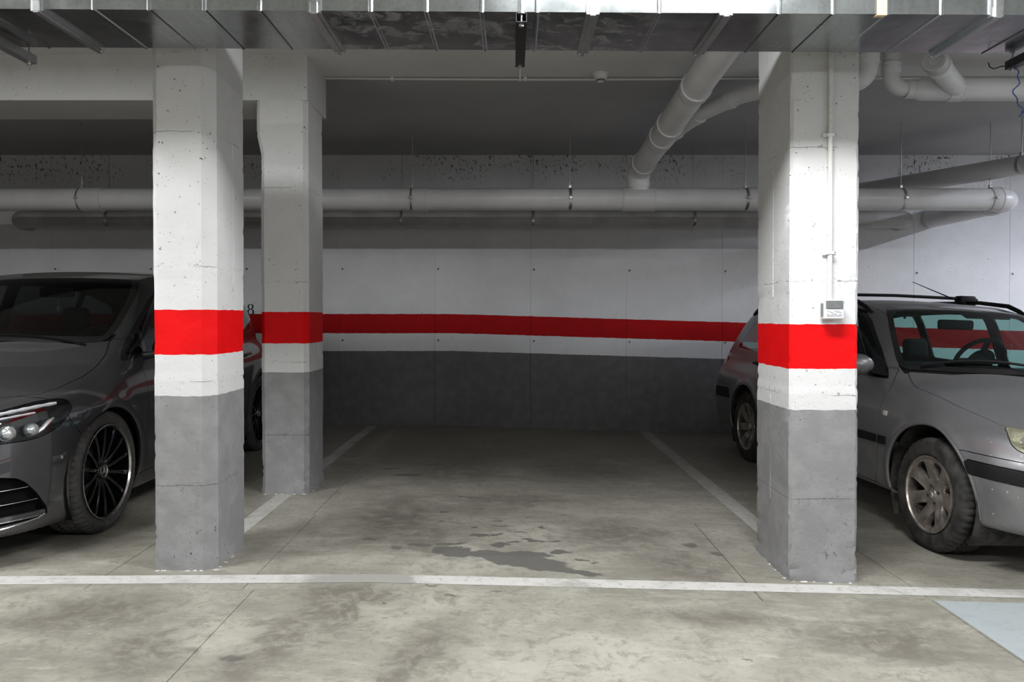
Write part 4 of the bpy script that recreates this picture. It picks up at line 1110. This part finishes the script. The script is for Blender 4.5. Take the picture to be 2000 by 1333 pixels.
# ------------------------------------------------------------------ concrete pillars
def pillar(x0, x1, y0, y1, top, label, seed, cham=(.028, .028), cap=False, rough=1.0, ridges=()):
    rnd = random.Random(seed); nrs = np.random.RandomState(seed)
    cx, cy = (x0+x1)/2, (y0+y1)/2; z0 = floor_z(x1 if x0 > 0 else x0)
    dx, dy = (x1-x0)/2, (y1-y0)/2; cl, cr = cham
    base = []     # plan outline, finely divided, with a flag for the arrises
    cor = [((-dx, -dy+cl), (-dx+cl, -dy)), ((dx-cr, -dy), (dx, -dy+cr)), ((dx, dy-cr), (dx-cr, dy)), ((-dx+cl, dy), (-dx, dy-cl))]
    for k in range(4):
        a, b = cor[k]; c = cor[(k+1) % 4][0]
        base += [(a, 1), (((a[0]+b[0])/2, (a[1]+b[1])/2), 1), (b, 1)]
        for t in np.linspace(0, 1, 7)[1:-1]: base.append(((b[0]+(c[0]-b[0])*t, b[1]+(c[1]-b[1])*t), 0))
    n = len(base); H = top-z0; nz = int(H/.022); lev = [H*i/nz for i in range(nz+1)]
    lift = sorted([H*.075*rnd.uniform(.8, 1.2)+.28, .95, 1.42, 2.05]); vs = []
    wob = nrs.normal(0, 1, (nz+1, n)); wob = (wob+np.roll(wob, 1, 0)+np.roll(wob, -1, 0))/3
    for i, z in enumerate(lev):
        off = .0018*math.sin(z*2.1+seed)+.0006*math.sin(z*5.7+seed*2)
        st = sum(.0025*(-1)**k for k, l in enumerate(lift) if z > l)
        for j, (p, edge) in enumerate(base):
            r = math.hypot(*p); nx, ny = p[0]/r, p[1]/r
            d = off*(.4 if not edge else .7)+st+wob[i, j]*(.0005 if not edge else .0010)
            if edge and rnd.random() < .07*rough: d -= rnd.uniform(.002, .008)*(1+.8*(z < .3)*(rough > 1))
            if z < .10: d += (.10-z)*.05*(1+wob[i, j])
            k = 0
            if cap: k = .030*max(0, min(1, (z-(2.35-z0))/.14)) if p[0] < -dx+cl+.01 else 0
            vs.append((p[0]+nx*d-k, p[1]+ny*d, z))
    fs = [(i*n+j, i*n+(j+1) % n, (i+1)*n+(j+1) % n, (i+1)*n+j) for i in range(nz) for j in range(n)]
    fs += [tuple(range(n))[::-1], tuple(nz*n+j for j in range(n))]
    o = MB().add(vs, fs).build('pillar', M['pillar'], loc=(cx, cy, z0), sharp=24)
    for (face, u, za, zb) in ridges:     # thin fins left by the formwork boards
        X = dx+.0005 if face > 0 else -dx-.0005
        MB().add([(X, u-.003, za), (X, u+.003, za), (X+face*.0028, u, za), (X, u-.003, zb), (X, u+.003, zb), (X+face*.0028, u, zb)], [(0, 2, 1), (3, 4, 5), (0, 1, 4, 3), (1, 2, 5, 4), (2, 0, 3, 5)]).build('form_ridge', M['pillar'], o, smooth=False)
    res = MB()     # splashes of plaster and mortar left round the foot
    for k in range(15):
        t = rnd.random(); u = rnd.uniform(.006, .02); h = rnd.uniform(.002, .005)
        if rnd.random() < .6: px, py = -dx+2*dx*t, -dy-.006
        else: px, py = (dx+.006)*(1 if x0 < 0 else -1), -dy+2*dy*t*.6
        w = [(px+u*rnd.uniform(.7, 1.3)*math.cos(a), py+u*rnd.uniform(.5, .9)*math.sin(a), floor_z(cx+px)-z0-.001) for a in [2*math.pi*i/7 for i in range(7)]]
        res.add(w+[(px, py, floor_z(cx+px)-z0+h)], [(i, (i+1) % 7, 7) for i in range(7)])
    res.build('plaster_residue', M['residue'], o, smooth=False)['kind'] = 'stuff'
    return tag(o, label, 'pillar', kind='thing')
pillar(-1.738, -1.441, 3.765, 4.245, 3.03, 'broad white pillar with a red band at the near end of the left pair', 3, (.03, .055), ridges=((1, .03, 1.40, 2.12),))
pillar(-1.735, -1.409, 5.39, 5.84, 2.72, 'rear white pillar with a red band carrying the end of the concrete beam', 5, (.028, .03), cap=True, ridges=((1, .06, .87, 1.04),))
pillar(1.350, 1.684, 3.79, 4.30, 3.03, 'single white pillar with a red band and a switch box, beside the silver car', 8, (.013, .016), rough=2.2, ridges=((-1, .02, .35, .90), (-1, -.01, 1.40, 2.05)))

# ------------------------------------------------------------------ ventilation duct and its hangers
TILT = math.radians(.34)
duct = empty('ventilation_duct', (0, 3.45, 2.480)); duct.rotation_euler = (0, TILT, 0)
tag(duct, 'long galvanised sheet metal ventilation duct hung under the ceiling above the pillars', 'duct', kind='thing')
D0, D1, DH = -.23, .23, .17
def duct_section(xa, xb, beads):
    st = [(xa, 0)]
    for x in beads: st += [(x-.010, 0), (x-.004, .0045), (x+.004, .0045), (x+.010, 0)]
    st += [(xb, 0)]; vs = []
    for x, o in st: vs += [(x, D0-o, -o), (x, D1+o, -o), (x, D1+o, DH+o), (x, D0-o, DH+o)]
    fs = [(4*i+j, 4*i+(j+1) % 4, 4*i+4+(j+1) % 4, 4*i+4+j) for i in range(len(st)-1) for j in range(4)]
    fs += [(0, 1, 2, 3), tuple(4*(len(st)-1)+j for j in range(4))[::-1]]
    return MB().add(vs, fs).build('duct_section', M['duct'], duct, smooth=False)
FL = [-6.6, -5.4, -4.26, -3.09, -1.943, -.809, .331, .876, 1.985, 3.12, 4.26, 5.4, 6.6]
for a, b in zip(FL[:-1], FL[1:]):
    k = max(1, round((b-a)/.226)); duct_section(a+.002, b-.002, [a+(b-a)*i/k for i in range(1, k)])
for x in FL[1:-1]:
    m = MB()
    for (h, w, o) in ((-.026, .024, .012), (.002, .024, .012), (-.010, .020, .020)):
        r = [(D0-o, -o), (D1+o, -o), (D1+o, DH+o), (D0-o, DH+o)]; q = [(D0+.004, .004), (D1-.004, .004), (D1-.004, DH-.004), (D0+.004, DH-.004)]
        vs = [(x+h+t, *p) for t in (0, w) for p in r+q]
        fs = []
        for j in range(4):
            l = (j+1) % 4
            fs += [(j, l, 4+l, 4+j), (8+j, 12+j, 12+l, 8+l), (j, 8+j, 8+l, l), (4+j, 4+l, 12+l, 12+j)]
        m.add(vs, fs)
    m.build('duct_flange', M['flange'], duct, smooth=False)
    for yy in (D0-.016, D1+.012): MB().rbox(x-.016, x+.016, yy-.006, yy+.010, -.018, .03, .003).build('flange_clip', M['flange'], duct, smooth=False)
tp = MB(); vs = []
for x in (1.494, 1.537):
    vs += [(x, D0-.0065, .12), (x, D0-.0065, -.0065), (x-.004, D0+.02, -.0065), (x-.004, D0+.02, -.0045), (x, D0-.0045, -.0045), (x, D0-.0045, .12)]
tp.add(vs, [(j, (j+1) % 6, 6+(j+1) % 6, 6+j) for j in range(6)]+[(0, 1, 2, 3, 4, 5), (11, 10, 9, 8, 7, 6)])
tag(tp.build('tape_patch', M['tape'], duct, smooth=False), 'strip of tan tape on the duct edge')

def duct_hanger(x, label, mat, tail, w=.022):
    zb = 2.480-x*math.tan(TILT)
    h = empty('duct_hanger', (x, 3.45, zb)); tag(h, label, 'hanger', kind='thing')
    c = MB(); t = .003; y0, y1 = -.285, .285; top, bot = -.023, -.062
    prof = [(-w, bot), (w, bot), (w, top), (w-.008, top), (w-.008, top-t), (w-t, top-t), (w-t, bot+t), (-w+t, bot+t), (-w+t, top-t), (-w+.008, top-t), (-w+.008, top), (-w, top)]
    c.prism(prof, y0, y1, 'y').build('strut_channel', M[mat], h, smooth=False)
    for y in (-.262, .262):
        MB().cyl((0, y, -.062-(tail if y > 0 else .012)), (0, y, 3.028-zb), .0045, 8).build('threaded_rod', M['rod'], h)
        MB().lathe([(.0045, -.072), (.011, -.072), (.011, -.062), (.0045, -.062)], (0, y, 0), (0, 0, 1), 6).build('nut', M['rod'], h, smooth=False)
        MB().lathe([(.0045, -.0225), (.017, -.0225), (.017, -.019), (.010, -.019), (.010, -.010), (.0045, -.010)], (0, y, 0), (0, 0, 1), 12).build('washer', M['rod'], h, smooth=False)
    return h
duct_hanger(.038, 'black channel hanger across the middle of the duct', 'strut', .075)
duct_hanger(-2.285, 'grey zinc channel hanger across the duct at its left end', 'zinc', .03)
duct_hanger(2.37, 'dark channel hanger across the duct with a blue wire below it', 'strut', .02)
wv = []
for i in range(60):
    t = i/59; wv.append((2.372+.012*math.sin(t*9)+.018*t+.008*math.sin(t*23), 3.712+.006*math.cos(t*11)-.02, 2.405-.235*t))
bw = MB().tube([(2.36, 3.705, 2.425), (2.366, 3.71, 2.412)]+wv[3:], .0028, 8)
bw.tube([wv[-4], (2.40, 3.69, 2.20), (2.412, 3.69, 2.185)], .002, 6)
tag(bw.build('wire', M['blue_wire']), 'blue wire dangling from the right duct hanger', 'wire', kind='thing')
tag(MB().tube([(2.35, 3.70, 2.415), (2.31, 3.705, 2.412), (2.28, 3.71, 2.402), (2.262, 3.712, 2.412), (2.255, 3.712, 2.432)], .0028, 8).build('wire', M['plastic_black']), 'short black wire curling from the right duct hanger', 'wire', kind='thing')

# ------------------------------------------------------------------ drain pipes
def pipe_thing(name, label, at):
    return tag(empty(name, at), label, 'pipe', kind='thing')
def local(root, pts): return [Vector(p)-root.location for p in pts]
def sleeve(root, p, d, r, length, mat='pvc', name='coupling'):
    d = Vector(d).normalized(); q = Vector(p)-root.location
    return MB().lathe([(r-.002, -length/2), (r+.006, -length/2), (r+.008, -length/2+.006), (r+.007, length/2-.012), (r+.010, length/2-.010), (r+.010, length/2), (r-.002, length/2)], q, d, 32).build(name, M[mat], root)
def clamp(root, p, d, r, ceil, mat='pvc'):
    d = Vector(d).normalized(); q = Vector(p)-root.location
    c = MB().lathe([(r, -.013), (r+.003, -.013), (r+.003, .013), (r, .013)], q, d, 32, closed=True)
    c.rbox(q.x-.014, q.x+.014, q.y-r-.022, q.y-r-.001, q.z-.012, q.z+.012, .003)
    c.rbox(q.x-.014, q.x+.014, q.y-.012, q.y+.012, q.z+r, q.z+r+.03, .003)
    c = c.build('pipe_clamp', M['rod'], root)
    MB().cyl((q.x, q.y, q.z+r+.02), (q.x, q.y, ceil-.002-root.location.z), .004, 8).build('hanger_rod', M['rod'], c)

# main collector along the bays, bending back into the wall at its right end
PR = .104; y1, z1 = 7.34, 2.332
p1 = pipe_thing('drain_pipe', 'thick grey horizontal drain pipe hung across the whole bay', (0, y1, z1))
MB().tube(local(p1, route([(-6.6, y1, z1), (4.70, y1, z1), (4.70, 8.8, z1)], .16, 9)), PR, 32).build('pipe_run', M['pvc'], p1)
for px in (162, 806, 1113, 1455, 1758, 1932): clamp(p1, ((px-1000)*y1/1525, y1, z1), (1, 0, 0), PR, 3.05)
for x, l in ((-3.93, .20), (-.86, .14), (2.25, .10), (4.52, .10), (1.185, .30)): sleeve(p1, (x, y1, z1), (1, 0, 0), PR, l)
sleeve(p1, (4.70, 7.62, z1), (0, 1, 0), PR, .12)

# lower pipe behind it, close to the wall
y2, z2 = 8.55, 2.296
p2 = pipe_thing('drain_pipe', 'darker grey lower drain pipe behind the thick one, close to the wall', (0, y2, z2))
MB().tube(local(p2, route([(-5.42, 8.8, z2), (-5.42, y2, z2), (4.33, y2, z2), (4.33, 8.8, z2)], .14, 8)), .098, 28).build('pipe_run', M['pvc_dark'], p2)
for x in (-4.4, -1.2, .23, 1.98, 3.6): clamp(p2, (x, y2, z2), (1, 0, 0), .098, 3.05)

# sloping pipe above the silver car
a, e = Vector((3.84, 8.79, 2.63)), Vector((5.6, 5.1, 2.585)); d3 = (e-a).normalized()
p3 = pipe_thing('drain_pipe', 'sloping grey drain pipe over the silver car, coming out of the wall', tuple(a))
MB().tube(local(p3, [a, e]), .090, 28).build('pipe_run', M['pvc'], p3)
q = a+d3*(1.85); clamp(p3, q, d3, .090, 3.05); sleeve(p3, q+d3*.12, d3, .090, .10)

# steep pipe from under the duct into the collector
bot, tp_ = Vector((1.185, 7.34, z1+PR-.03)), Vector((1.185, 7.34, 2.60)); far = Vector((1.283, 4.30, 2.885))
p4 = pipe_thing('drain_pipe', 'thick grey pipe slanting from beneath the duct down to the horizontal drain', tuple(bot))
MB().tube(local(p4, route([bot, tp_, far, (far.x, far.y, 3.0285)], .13, 8)), .100, 32).build('pipe_run', M['pvc'], p4)
d4 = (far-tp_).normalized()
sleeve(p4, (1.185, 7.34, 2.50), (0, 0, 1), .100, .11)
for t in (.22, .95, 1.25, 2.0): sleeve(p4, tp_+d4*t, d4, .100, .10 if t != .95 else .14)
# branch that joins it from the right
s4 = tp_+d4*.78
p5 = pipe_thing('drain_pipe', 'thin grey branch pipe curving from behind the right pillar into the slanting pipe', tuple(s4))
path5 = route([tuple(s4), (1.46, 6.02, 2.80), (1.68, 5.78, 2.86), (1.86, 5.58, 2.865), (2.385, 5.25, 2.80), (2.39, 5.25, 3.0285)], .09, 6)
MB().tube(local(p5, path5), .060, 24).build('pipe_run', M['pvc'], p5)
v = (Vector((1.46, 6.02, 2.80))-s4).normalized()
sleeve(p5, s4+v*.22, v, .062, .14); sleeve(p5, Vector((1.46, 6.02, 2.80))+v*-.06, v, .060, .06)
v = (Vector((1.68, 5.78, 2.86))-Vector((1.46, 6.02, 2.80))).normalized(); sleeve(p5, Vector((1.62, 5.845, 2.845)), v, .060, .05)
sleeve(p5, (2.39, 5.25, 2.95), (0, 0, 1), .060, .06)
# pipe run at the top right with its short capped stub
z6, y6 = 2.775, 5.32
p6 = pipe_thing('drain_pipe', 'grey pipe run close to the ceiling, right of the right pillar', (2.572, y6, z6))
MB().tube(local(p6, route([(2.572, y6, 3.0285), (2.572, y6, z6+.01), (2.80, y6, z6)], .09, 8)), .054, 24).build('pipe_elbow', M['pvc'], p6)
MB().tube(local(p6, [(2.72, y6, z6), (2.78, y6, z6), (7.5, y6, z6-.03)]), [.056, .076, .076], 28).build('pipe_run', M['pvc'], p6)
sleeve(p6, (2.572, y6, 2.915), (0, 0, 1), .054, .07); sleeve(p6, (2.70, y6, z6), (1, 0, 0), .054, .06); sleeve(p6, (3.0, y6, z6), (1, 0, 0), .076, .09)
s0, s1 = Vector((3.02, y6, z6)), Vector((2.64, 4.90, 2.83)); ds = (s1-s0).normalized()
st = MB().tube(local(p6, [s0, s1]), .068, 28, caps=True).build('pipe_stub', M['pvc'], p6)
sleeve(p6, s1-ds*.10, ds, .068, .05)
cp = MB().lathe([(0, .004), (.016, .004), (.018, .010), (.030, .010), (.033, .002), (.050, .002), (.054, .012), (.070, .012), (.074, .004), (.074, -.05)], s1-p6.location, ds, 32)
cp.build('end_cap', M['pvc_dark'], p6)

# ------------------------------------------------------------------ conduits, detector, switch box, stencilled number
c = []
for i in range(41):
    x = -1.40+i*.25; c.append((x, 5.88, 3.020-.010*math.sin(max(0, min(1, (x+1.4)/3.4))*math.pi)))
cd = MB().tube(c, .0085, 10).build('conduit', M['conduit'])
tag(cd, 'thin ivory conduit running along the ceiling through the smoke detector', 'conduit', kind='thing')
for x in (-.9, .1, 1.4, 2.9, 4.4): MB().rbox(x-.012, x+.012, 5.868, 5.892, 3.004-.004, 3.0305, .003).build('conduit_clip', M['plastic_white'], cd)
dt = MB().lathe([(0, -.062), (.026, -.060), (.030, -.054), (.030, -.046), (.046, -.040), (.055, -.022), (.055, -.012), (.060, -.010), (.060, 0), (0, 0)], (0, 0, 0), (0, 0, 1), 36).build('smoke_detector', M['plastic_white'], loc=(.655, 5.80, 3.03))
tag(dt, 'round white smoke detector on the ceiling', 'detector', kind='thing')
for k in range(3): MB().lathe([(.0305, -.0575+.004*k), (.0318, -.0575+.004*k), (.0318, -.0555+.004*k), (.0305, -.0555+.004*k)], (0, 0, 0), (0, 0, 1), 30).build('vent_slot', M['black'], dt)

pz = 3.785
cd2 = MB().tube([(1.533, pz-.016, 1.305), (1.533, pz-.016, 2.2), (1.536, pz-.016, 3.03)], .0115, 14).build('conduit', M['conduit'])
tag(cd2, 'ivory conduit rising up the right pillar from the switch box', 'conduit', kind='thing')
for z in (1.535, 2.105):
    k = MB().rbox(1.516, 1.552, pz-.030, pz-.001, z-.008, z+.008, .003); k.rbox(1.500, 1.518, pz-.010, pz-.001, z-.010, z+.010, .002)
    k.build('conduit_clip', M['plastic_white'], cd2)
    MB().lathe([(0, -.003), (.005, -.003), (.005, 0)], (1.560, pz-.001, z+.004), (0, 1, 0), 10).build('clip_screw', M['black'], cd2)
bx = MB().rbox(-.048, .048, -.052, -.002, -.047, .047, .006).build('switch_box', M['plastic_white'], loc=(1.541, pz, 1.263))
tag(bx, 'small white and grey surface switch box on the right pillar, above its red band', 'switch box', kind='thing')
MB().rbox(-.041, .041, -.058, -.050, .003, .043, .003).build('cover_window', M['plastic_grey'], bx)
MB().rbox(-.044, .044, -.0555, -.050, -.044, .001, .002).build('front_label', M['plastic_white'], bx)
pr = MB(); rnd = random.Random(4)
for r, z in enumerate((-.008, -.014, -.021, -.027, -.033)):
    x = -.036
    while x < .032:
        w = rnd.uniform(.003, .012)
        if rnd.random() < .75: pr.box(x, min(x+w, .036), -.0562, -.0554, z-.0016, z+.0012)
        x += w+.002
pr.build('label_print', M['print'], bx, smooth=False)
MB().rbox(-.050, -.046, -.040, -.012, -.035, .03, .001).build('side_catch', M['plastic_grey'], bx)

# stencilled 8 on the back wall, seen between the left pillars
st8 = MB()
def ring8(cx, cz, rx, rz, tx, tz):
    # heavy sides, thin top and bottom, with stencil bridges
    for a0, a1 in ((-math.pi/2+.14, math.pi/2-.14), (math.pi/2+.14, 3*math.pi/2-.14)):
        n = 14; vs = []
        for i in range(n+1):
            a = a0+(a1-a0)*i/n
            for y in (8.797, 8.7998):
                vs += [(cx+rx*math.cos(a), y, cz+rz*math.sin(a)), (cx+(rx-tx)*math.cos(a), y, cz+(rz-tz)*math.sin(a))]
        fs = []
        for i in range(n): p = 4*i; fs += [(p, p+4, p+5, p+1), (p+2, p+3, p+7, p+6), (p, p+2, p+6, p+4), (p+1, p+5, p+7, p+3)]
        st8.add(vs, fs+[(0, 1, 3, 2), (4*n, 4*n+2, 4*n+3, 4*n+1)])
ring8(-2.945, 1.345, .034, .031, .017, .008); ring8(-2.945, 1.285, .040, .034, .019, .008)
tag(st8.build('stencilled_number', M['ink'], back, smooth=False), 'black stencilled number 8')

build_hatchback()
build_estate()
